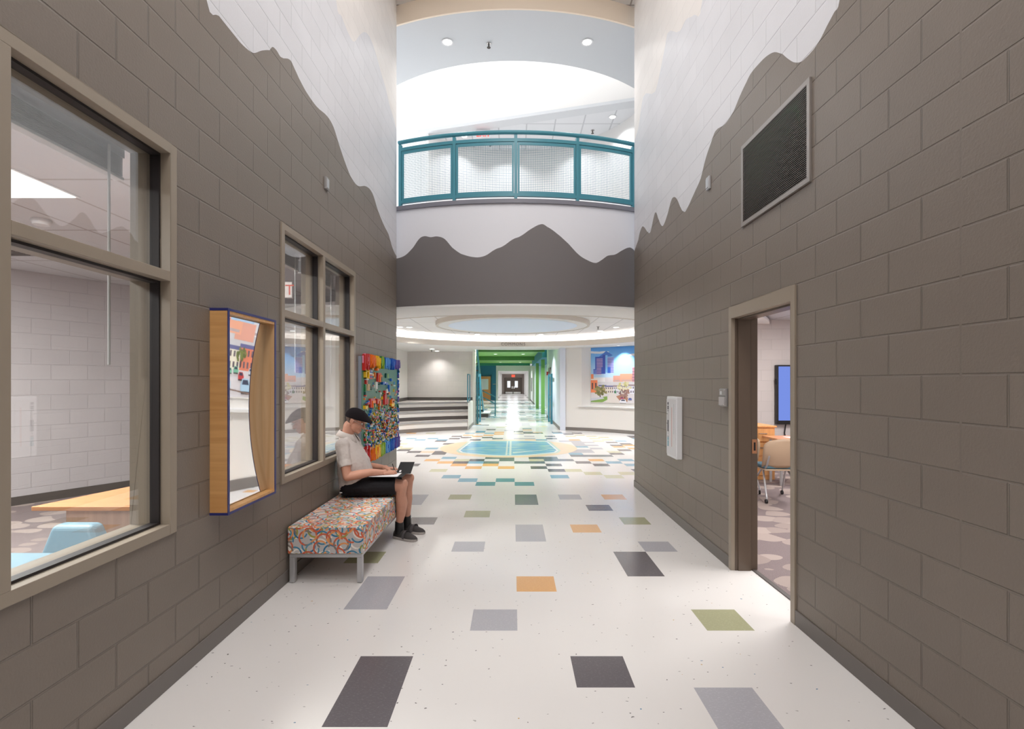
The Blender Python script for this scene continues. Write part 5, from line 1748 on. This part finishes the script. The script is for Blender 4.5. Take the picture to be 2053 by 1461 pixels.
# glasses
b = MB()
for s in (-1, 1):
    pts = [(.105 - .010 * abs(math.cos(a)), s * .033 + .022 * math.cos(a), -.006 + .016 * math.sin(a)) for a in [2 * PI * i / 20 for i in range(21)]]
    b.tube(pts, .0014, 6, caps=False)
    b.tube([(.094, s * .056, .0), (.05, s * .073, .004), (.0, s * .080, .006), (-.02, s * .081, -.004)], .0015, 6)
b.tube([(.106, -.011, -.002), (.110, 0, .002), (.106, .011, -.002)], .0014, 6)
b.rot(MH)
obj('glasses', b, mat('steel_glasses', rgb(150, 142, 140), .25, metal=.8), pn)
# polo shirt
B = MB()
B.tube([(-1.652, 5.19, .495), (-1.640, 5.19, .54), (-1.612, 5.19, .625), (-1.605, 5.19, .69), (-1.622, 5.19, .78), (-1.655, 5.19, .88), (-1.672, 5.19, .96), (-1.685, 5.19, 1.02), (-1.690, 5.19, 1.062)],
       [(.168, .100), (.180, .122), (.186, .165), (.188, .172), (.192, .155), (.198, .128), (.190, .106), (.135, .082), (.076, .066)], 30)
for s, ya in ((-1, 5.012), (1, 5.368)):
    limb(B, [(-1.675, ya, .972), (-1.662, ya - .012 + (.024 if s > 0 else 0), .90), (-1.645, ya - .024 + (.05 if s > 0 else 0), .815)], [.070, .066, .060])
    B.tube([(-1.648, ya - .024 + (.05 if s > 0 else 0), .825), (-1.634, ya - .030 + (.06 if s > 0 else 0), .772)], [(.061, .064), (.062, .066)], 18)
shirt = fuse('polo_shirt', B, .006, .5, m_shirt, pn, 4)
w_t = bpy.data.textures.new('cloth_folds', 'CLOUDS')
w_t.noise_scale = .055
dm = shirt.modifiers.new('folds', 'DISPLACE')
dm.texture = w_t
dm.strength = .014
dm.mid_level = .5
# collar and placket
b = MB()
n = 22
r0, r1, r2 = [], [], []
for i in range(n + 1):
    a = math.radians(28 + 304 * i / n)
    cx_, sx_ = math.cos(a), math.sin(a)
    back = (1 - cx_) / 2
    r0.append((-1.683 + .074 * cx_, 5.19 + .070 * sx_, 1.048 + .052 * back))
    r1.append((-1.681 + .080 * cx_, 5.19 + .076 * sx_, 1.054 + .058 * back))
    r2.append((-1.676 + .118 * cx_, 5.19 + .108 * sx_, 1.008 + .052 * back - .030 * max(cx_, 0)))
vs = r0 + r1 + r2
fs = [(i, i + 1, n + 2 + i, n + 1 + i) for i in range(n)] + [(n + 1 + i, n + 2 + i, 2 * n + 3 + i, 2 * n + 2 + i) for i in range(n)]
b.add(vs, fs, 0, True)
cl = obj('collar', b, m_shirt, shirt, normals=False)
cl.modifiers.new('thickness', 'SOLIDIFY').thickness = .004
b = MB()
b.tube([(-1.600, 5.19, 1.005), (-1.568, 5.19, .955), (-1.545, 5.19, .905), (-1.523, 5.19, .86)], [(.017, .004)] * 4, 8)
obj('placket', b, m_shirt, shirt)
# shorts
B = MB()
B.tube([(-1.66, 5.19, .475), (-1.645, 5.19, .53), (-1.63, 5.19, .60), (-1.625, 5.19, .64)], [(.180, .088), (.186, .108), (.178, .115), (.165, .11)], 26)
limb(B, [(-1.63, 5.09, .545), (-1.45, 5.095, .553), (-1.30, 5.10, .560)], [.096, .099, .098])
B.tube([(-1.35, 5.10, .558), (-1.165, 5.105, .562)], [.097, .099], 20)
limb(B, [(-1.63, 5.295, .545), (-1.45, 5.31, .556), (-1.30, 5.33, .566)], [.096, .099, .098])
B.tube([(-1.35, 5.32, .562), (-1.155, 5.35, .572)], [.097, .099], 20)
sh = fuse('shorts', B, .006, .5, m_short, pn, 3)
for v in sh.data.vertices:       # seat rests on the cushion
    zmin = .4485 - sh.parent.location.z if sh.parent else .4485
    if v.co.z < zmin:
        v.co.z = zmin
for v in body.data.vertices:
    p_ = v.co + WL['person']
    if p_.z < .452 and p_.x < -1.20 and p_.z > .40:
        v.co.z = .452
ds = sh.modifiers.new('folds', 'DISPLACE')
ds.texture = w_t
ds.strength = .008
ds.mid_level = 1.0
obj('side_tag', MB().box(-1.70, -1.675, 5.0, 5.004, .505, .515), m_wplast, sh)
# socks and shoes
for nm, ank, heel, toe in (('near', (-1.158, 5.202), (-1.215, 5.240), (-.962, 5.095)), ('far', (-1.128, 5.432), (-1.185, 5.462), (-.925, 5.345))):
    B = MB().tube([(ank[0], ank[1], .055), (ank[0], ank[1], .12), (ank[0] - .001, ank[1], .178)], [.049, .045, .0425], 18)
    so = obj('sock', B, m_black, pn)
    h_, t_ = Vector((*heel, 0)), Vector((*toe, 0))
    d = (t_ - h_)
    L = d.length
    d.normalize()
    s_ = Vector((-d.y, d.x, 0))
    SEC = [(.0, .018, .048, .03), (.03, .034, .080, .0), (.08, .040, .098, .0), (.16, .042, .098, .0), (.28, .043, .088, .0), (.42, .047, .090, .0), (.58, .050, .078, .0), (.74, .050, .064, .0), (.88, .042, .054, .0), (.97, .026, .042, .0), (1.0, .008, .030, .0)]
    k = 18
    vs = []
    for f_, w_, zt_, _ in SEC:
        c = h_ + d * L * f_
        for i in range(k):
            a = 2 * PI * i / k
            z_ = .016 + (zt_ - .016) * max(math.sin(a), -.02)
            q = c + s_ * w_ * math.cos(a) * (1.0 if math.sin(a) > -.1 else .96)
            vs.append((q.x, q.y, max(z_, .014)))
    fs = [(i * k + j, i * k + (j + 1) % k, (i + 1) * k + (j + 1) % k, (i + 1) * k + j) for i in range(len(SEC) - 1) for j in range(k)]
    fs += [tuple(range(k)), tuple(range((len(SEC) - 1) * k, len(SEC) * k))]
    shoe = obj('shoe', MB().add(vs, fs, 0, True), m_shoe, pn)
    ol = [h_ + d * L * f_ + s_ * (w_ + .004) for f_, w_, _, _ in SEC] + [h_ + d * L * f_ - s_ * (w_ + .004) for f_, w_, _, _ in SEC[::-1]]
    obj('sole', MB().prism([(q.x, q.y, .001) for q in ol], (0, 0, .024)), m_sole, shoe, bevel=.004)
    c = h_ + d * L * .50
    st_ = MB()
    pts = [c + s_ * .0505 * math.cos(a) + Vector((0, 0, .018 + .0685 * math.sin(a))) for a in [PI * i / 10 for i in range(11)]]
    st_.tube(pts, [(.0025, .030)] * 11, 8)
    obj('strap', st_, mat('grey_elastic_strap', rgb(92, 88, 90), .7) if 'grey_elastic_strap' not in MATS else MATS['grey_elastic_strap'], shoe)
    if nm == 'far':
        obj('sock_stripe', MB().tube([(ank[0], ank[1] - .004, .10), (ank[0], ank[1] - .004, .165)], [.0445, .041], 12), m_black, so)
# notebook on the lap and pen
nbk = thing('notebook', 'open black portfolio notebook lying on the lap of the seated man', 'notebook', (-1.27, 5.2, .655))
hx0, hx1 = -1.425, -1.085
def leaf(name, ya, za, yb, zb_, x0, x1, th, m):
    b = MB().prism([(x0, ya, za), (x1, ya, za), (x1, yb, zb_), (x0, yb, zb_)], (0, 0, th))
    return obj(name, b, m, nbk)
leaf('cover', 4.985, .6625, 5.195, .6625, hx0, hx1, .004, m_black)
leaf('cover', 5.195, .6625, 5.405, .745, -1.190, -1.040, .004, m_black)
leaf('paper_pad', 4.995, .667, 5.185, .667, hx0 + .012, hx1 - .045, .004, mat('white_paper', rgb(236, 234, 236), .7))
leaf('paper_slip', 5.215, .674, 5.30, .7035, -1.165, -1.145, .002, MATS['white_paper'])
pe = MB().tube([(-1.196, 5.150, .6725), (-1.190, 5.156, .690), (-1.222, 5.172, .770)], [.001, .0042, .0042], 8)
pen = tag(obj('pen', MB().tube([(-1.186, 5.152, .6715), (-1.191, 5.156, .684), (-1.222, 5.176, .765)], [.0008, .0042, .0042], 8), m_black), 'black pen held in the writing hand of the seated man', 'pen')
# ------------------------------------------------------------------ room behind the left windows
m_carpet = bpy.data.materials.new('pebble_carpet')
nt, p = nodes_of(m_carpet)
g, s = position(nt)
n = nt.nodes.new('ShaderNodeTexNoise')
n.inputs['Scale'].default_value = 2.2
nt.links.new(g.outputs['Position'], n.inputs['Vector'])
va = nt.nodes.new('ShaderNodeVectorMath')
va.operation = 'MULTIPLY_ADD'
va.inputs[1].default_value = (.14, .14, 0)
nt.links.new(n.outputs['Color'], va.inputs[0])
nt.links.new(g.outputs['Position'], va.inputs[2])
mp = nt.nodes.new('ShaderNodeMapping')
mp.inputs['Scale'].default_value = (3.2, 4.4, 1)
nt.links.new(va.outputs[0], mp.inputs['Vector'])
vo = nt.nodes.new('ShaderNodeTexVoronoi')
vo.inputs['Scale'].default_value = 1.0
vo.feature = 'DISTANCE_TO_EDGE'
nt.links.new(mp.outputs[0], vo.inputs['Vector'])
vc = nt.nodes.new('ShaderNodeTexVoronoi')
vc.inputs['Scale'].default_value = 1.0
nt.links.new(mp.outputs[0], vc.inputs['Vector'])
sp = nt.nodes.new('ShaderNodeSeparateColor')
nt.links.new(vc.outputs['Color'], sp.inputs[0])
inside = math_node(nt, 'LESS_THAN', vc.outputs['Distance'], .57)
wv = nt.nodes.new('ShaderNodeTexWave')
wv.inputs['Scale'].default_value = 26
wv.inputs['Distortion'].default_value = 1.5
nt.links.new(g.outputs['Position'], wv.inputs['Vector'])
hatch = mix_col(nt, math_node(nt, 'GREATER_THAN', wv.outputs['Fac'], .5), rgb(104, 92, 94), rgb(150, 137, 136))
ov = mix_col(nt, sp.outputs[0], rgb(150, 136, 131), rgb(176, 162, 155))
ov = mix_col(nt, math_node(nt, 'GREATER_THAN', sp.outputs[1], .62), ov, hatch)
nt.links.new(mix_col(nt, inside, hatch, ov), p.inputs['Base Color'])
p.inputs['Roughness'].default_value = .95
p.inputs['Specular IOR Level'].default_value = .1
xi = XL - .2
struct('floor_left_room', MB().prism([(xi, -4, .001), (xi, 8.6, .001), (-5.3, 8.6, .001), (-9.0, 2.2, .001), (-9.0, -4, .001)], (0, 0, .004)), m_carpet)
struct('ceiling_left_room', MB().prism([(xi, -4, 3.05), (xi, 8.6, 3.05), (-5.3, 8.6, 3.05), (-9.0, 2.2, 3.05), (-9.0, -4, 3.05)], (0, 0, .05)), m_tileroom)
struct('wall_left_room', MB().prism([(-5.25, 8.6, 0), (-9.0, 2.1, 0), (-9.1, 2.15, 0), (-5.35, 8.68, 0)], (0, 0, 3.1)).box(-5.4, xi, 8.6, 8.7, 0, 3.1).box(-9.1, -9.0, -4, 2.15, 0, 3.1).box(-9.1, xi, -4.1, -4, 0, 3.1), m_room)
struct('baseboard_left_room', MB().prism([(-5.25, 8.6, .005), (-9.0, 2.1, .005), (-8.985, 2.09, .005), (-5.235, 8.59, .005)], (0, 0, .11)), m_dark)
def troffer(x0, x1, y0, y1, z, lab, power, grp):
    t = thing('ceiling_lamp', lab, 'ceiling light', ((x0 + x1) / 2, (y0 + y1) / 2, z - .012), grp)
    obj('housing', MB().box(x0 - .02, x1 + .02, y0 - .02, y1 + .02, z - .008, z - .001), m_wplast, t)
    obj('diffuser', MB().box(x0, x1, y0, y1, z - .013, z - .008), m_lampsoft, t)
    area('room_light', ((x0 + x1) / 2, (y0 + y1) / 2, z - .02), (x1 - x0, y1 - y0), power, NEUT)
LG = 'flat lamps in the ceiling of the left room'
troffer(-4.05, -3.42, 2.78, 3.99, 3.05, 'flat ceiling lamp seen through the top pane of the nearest window', LGT['left'], LG)
troffer(-6.4, -5.8, 3.2, 4.4, 3.05, 'flat ceiling lamp deep in the left room by the block wall', LGT['left'] * .8, LG)
troffer(-3.9, -3.3, -1.2, 0.0, 3.05, 'flat ceiling lamp in the left room beside the camera', LGT['left'] * .8, LG)
sd_ = thing('smoke_detector', 'white smoke detector on the ceiling of the left room behind the lamp', 'smoke detector', (-4.22, 4.56, 3.0))
obj('housing', MB().lathe([(.001, 3.049), (.07, 3.049), (.075, 3.03), (.06, 3.0), (.001, 3.0)], (-4.22, 4.56, 0), 24), m_wplast, sd_)
for k, (x, y) in enumerate(((-5.75, 5.55), (-5.15, 6.15))):
    t = thing('ceiling_vent', ('dark square ceiling vent in the left room, further from the window', 'dark square ceiling vent in the left room, nearer the four-pane window')[k], 'vent', (x, y, 3.04), 'ceiling vents in the left room')
    obj('grille_frame', MB().box(x - .30, x + .30, y - .30, y + .30, 3.040, 3.049), mat('grey_vent', rgb(140, 134, 134), .6) if 'grey_vent' not in MATS else MATS['grey_vent'], t)
    b = MB()
    for i in range(9):
        b.box(x - .26, x + .26, y - .26 + i * .06, y - .23 + i * .06, 3.034, 3.040)
    obj('louvre_blades', b, m_dark, t)
# wooden desk
m_oak = wood_mat('oak_desk_top', rgb(190, 130, 88), rgb(206, 148, 104), axis=0)
m_oakp = wood_mat('oak_desk_panel', rgb(172, 138, 120), rgb(196, 162, 140), axis=2)
dk_ = thing('desk', 'light oak desk in the left room seen through the nearest window', 'desk', (-2.75, 4.0, .005))
b = MB().prism([(-3.30, 3.49, .712), (-2.10, 3.49, .712), (-2.10, 5.3, .712), (-2.86, 5.3, .712)], (0, 0, .03))
obj('desk_top', b, m_oak, dk_, bevel=.004)
obj('front_panel', MB().box(-3.12, -2.12, 3.56, 3.585, .25, .712), m_oakp, dk_)
obj('side_panel', MB().box(-3.12, -3.09, 3.585, 3.95, .005, .712), m_oakp, dk_)
obj('side_panel', MB().box(-2.15, -2.12, 3.585, 5.2, .005, .712), m_oakp, dk_)
obj('cable_cutout', MB().box(-2.45, -2.22, 3.548, 3.56, .58, .66), mat('dark_recess', rgb(120, 84, 66), .7), dk_)
obj('pedestal', MB().box(-3.06, -2.6, 3.62, 4.05, .03, .70), m_oakp, dk_)
# blue lounge chair
m_bl = mat('pale_blue_vinyl', rgb(118, 152, 168), .45, bump=.1)
bc = thing('lounge_chair', 'pale blue upholstered chair close behind the nearest window', 'chair', (-2.75, 2.6, .005))
obj('backrest', MB().add([(-2.80, 2.92, .40), (-2.32, 2.92, .40), (-2.50, 3.02, .745), (-2.74, 3.02, .745), (-2.80, 3.09, .40), (-2.32, 3.09, .40), (-2.50, 3.12, .745), (-2.74, 3.12, .745)], [(0, 1, 2, 3), (5, 4, 7, 6), (3, 2, 6, 7), (1, 5, 6, 2), (4, 0, 3, 7), (4, 5, 1, 0)]), m_bl, bc, bevel=.03, seg=4)
obj('seat', MB().prism([(-3.02, 2.15, .30), (-2.34, 2.15, .30), (-2.34, 2.92, .30), (-2.92, 2.92, .30)], (0, 0, .33)), m_bl, bc, bevel=.05, seg=4)
for x in (-2.72, -2.42):
    for y in (2.30, 2.86):
        obj('leg', MB().box(x - .02, x + .02, y - .02, y + .02, .005, .30), m_silver, bc)
# exit sign hanging from the ceiling of the left room
es = thing('exit_sign', 'glowing white exit sign with red letters seen through the four-pane window', 'exit sign', (-2.93, 6.4, 2.65))
ew = emit_mat('exit_sign_face', rgb(255, 238, 232), 1.6)
obj('housing', MB().box(-3.10, -2.765, 6.40, 6.44, 2.65, 2.86), m_wplast, es, bevel=.01)
obj('lit_face', MB().box(-3.09, -2.775, 6.394, 6.40, 2.66, 2.85), ew, es)
me = text_mesh('EXIT', .185, .004)
me.transform(Matrix.Translation((-2.935, 6.392, 2.69)) @ Matrix.Rotation(PI / 2, 4, 'X'))
obj('letters', me, emit_mat('exit_letter_salmon', rgb(255, 128, 112), 1.3), es)
obj('stem', MB().tube([(-2.93, 6.42, 2.86), (-2.93, 6.42, 3.05)], .012, 8), m_wplast, es)

# ------------------------------------------------------------------ room behind the right-hand door
xo = XR + .2
m_rw = block_mat('block_right_room', rgb(210, 203, 201), axis='X', groove=False, strength=.25)
struct('floor_right_room', MB().prism([(xo, -.5, .001), (7.2, -.5, .001), (7.2, 10.0, .001), (4.4, 10.0, .001), (xo, 7.6, .001)], (0, 0, .004)), m_carpet)
struct('ceiling_right_room', MB().prism([(xo, -.5, 2.82), (7.2, -.5, 2.82), (7.2, 10.0, 2.82), (4.4, 10.0, 2.82), (xo, 7.6, 2.82)], (0, 0, .05)), m_tileroom)
struct('wall_right_room', MB().box(4.35, 7.2, 10.0, 10.1, 0, 2.9).box(7.2, 7.3, -.5, 10.1, 0, 2.9).box(xo, 7.3, -.6, -.5, 0, 2.9).prism([(xo, 7.6, 0), (4.4, 10.0, 0), (4.35, 10.1, 0), (xo - .02, 7.66, 0)], (0, 0, 2.9)), m_rw)
struct('baseboard_right_room', MB().box(4.4, 7.2, 9.985, 10.0, .005, .11), m_dark)
LG = 'flat lamps in the ceiling of the right room'
for x, y, lab in ((3.3, 4.6, 'flat ceiling lamp in the right room nearest the door'), (4.9, 7.6, 'flat ceiling lamp in the right room in front of the screen'), (5.2, 2.6, 'flat ceiling lamp in the far corner of the right room')):
    troffer(x - .3, x + .3, y - .6, y + .6, 2.82, lab, LGT['right'], LG)
tv = thing('wall_screen', 'large black framed wall screen showing plain blue in the right room', 'screen', (6.0, 9.93, .77))
tx0, tx1, tz0, tz1 = 5.13, 7.1, .775, 1.93
obj('frame', MB().box(tx0, tx1, 9.90, 9.985, tz0, tz1), m_black, tv, bevel=.008)
obj('display', MB().box(tx0 + .035, tx1 - .035, 9.896, 9.90, tz0 + .075, tz1 - .03), emit_mat('blue_screen_glow', rgb(122, 146, 228), 1.0), tv)
obj('side_button', MB().box(tx0 - .012, tx0, 9.93, 9.96, 1.55, 1.66), m_black, tv)
obj('cable', MB().tube([(5.32, 9.93, .78), (5.32, 9.95, .70), (5.31, 9.955, .60), (5.335, 9.96, .50), (5.35, 9.965, .42)], .012, 8), m_black, tv)
m_wcab = wood_mat('honey_oak', rgb(206, 146, 88), rgb(226, 170, 112), axis=2)
dc = thing('drawer_cabinet', 'honey oak drawer cabinet against the left side of the right room', 'cabinet', (4.0, 8.5, .005))
obj('body', MB().box(3.83, 4.27, 8.30, 8.85, .005, .86), m_wcab, dc, bevel=.004)
obj('cabinet_top', MB().box(3.81, 4.29, 8.27, 8.87, .86, .885), m_wcab, dc, bevel=.004)
for z0, z1 in ((.63, .84), (.40, .61), (.08, .38)):
    d = obj('drawer', MB().box(3.86, 4.24, 8.28, 8.30, z0, z1), m_wcab, dc, bevel=.003)
    obj('handle', MB().tube([(4.0, 8.28, z1 - .08), (4.0, 8.255, z1 - .08), (4.12, 8.255, z1 - .08), (4.12, 8.28, z1 - .08)], .007, 8), m_chrome, d)
tb_ = thing('table', 'wood topped table behind the two swivel chairs in the right room', 'table', (4.55, 8.0, .005))
obj('table_top', MB().box(4.02, 5.6, 7.75, 8.22, .70, .735), m_oak, tb_, bevel=.006)
for x in (4.12, 5.45):
    for y in (7.82, 8.14):
        obj('leg', MB().tube([(x, y, .005), (x, y, .70)], .022, 12), m_silver, tb_)
pa = obj('paper', MB().box(4.25, 4.75, 7.80, 8.02, .7355, .738), mat('sheet_white', rgb(236, 234, 236), .6))
tag(pa, 'white sheet of paper on the table in the right room', 'paper')
# task chairs with tan shells
m_shell = mat('tan_plastic_shell', rgb(186, 160, 134), .45)
m_seatf = mat('blue_grey_seat_fabric', rgb(78, 108, 122), .9, vary=.15, bscale=40)
def task_chair(x, y, rz, lab):
    t = thing('task_chair', lab, 'chair', (x, y, .005), 'tan shelled chairs in the right room')
    t.rotation_euler = (0, 0, rz)
    L_ = Vector((x, y, .005))
    def q(b):
        b.v = [tuple(Vector(p) + L_) for p in b.v]
        return b
    n, m = 14, 10
    vs = []
    for j in range(m + 1):
        v = j / m
        for i in range(n + 1):
            u = -1 + 2 * i / n
            wd_ = .245 - .035 * abs(v - .55) - (.06 * max(v - .85, 0) / .15)
            vs.append((u * wd_, -.20 - .10 * v + .075 * (u * u) - .03 * math.sin(v * PI), .46 + .39 * v - .05 * (u * u) * max(v - .7, 0) / .3))
    fs = [(j * (n + 1) + i, j * (n + 1) + i + 1, (j + 1) * (n + 1) + i + 1, (j + 1) * (n + 1) + i) for j in range(m) for i in range(n)]
    o = obj('backrest', q(MB().add(vs, fs, 0, True)), m_shell, t)
    sf = o.modifiers.new('thickness', 'SOLIDIFY'); sf.thickness = .012
    o = obj('seat_shell', q(MB().box(-.22, .22, -.22, .24, .415, .435)), m_shell, t, bevel=.01)
    obj('seat_cushion', q(MB().box(-.215, .215, -.20, .235, .435, .475)), m_seatf, t, bevel=.018, seg=3)
    for sx in (-1, 1):
        obj('back_support', q(MB().tube([(sx * .17, .05, .41), (sx * .20, -.16, .42), (sx * .20, -.235, .50), (sx * .19, -.275, .62)], .012, 10)), m_silver, t)
        for sy, yy in ((-1, -.30), (1, .28)):
            l = obj('leg', q(MB().tube([(sx * .16, .02 * sy, .41), (sx * .215, yy * .75, .16), (sx * .235, yy, .085), (sx * .235, yy, .06)], .0125, 10)), m_silver, t)
            c = MB()
            c.lathe([(.001, -.012), (.028, -.012), (.028, .012), (.001, .012)], (sx * .235, yy + .01, .028), 16, axis='X')
            c.tube([(sx * .235, yy, .07), (sx * .235, yy + .008, .04)], .010, 8)
            obj('caster', q(c), m_black, l)
    return t
task_chair(3.57, 6.95, -.05, 'tan shelled chair with casters, the one facing the table in the doorway')
task_chair(3.38, 7.58, -.35, 'tan shelled chair with casters, the one half hidden by the door jamb')
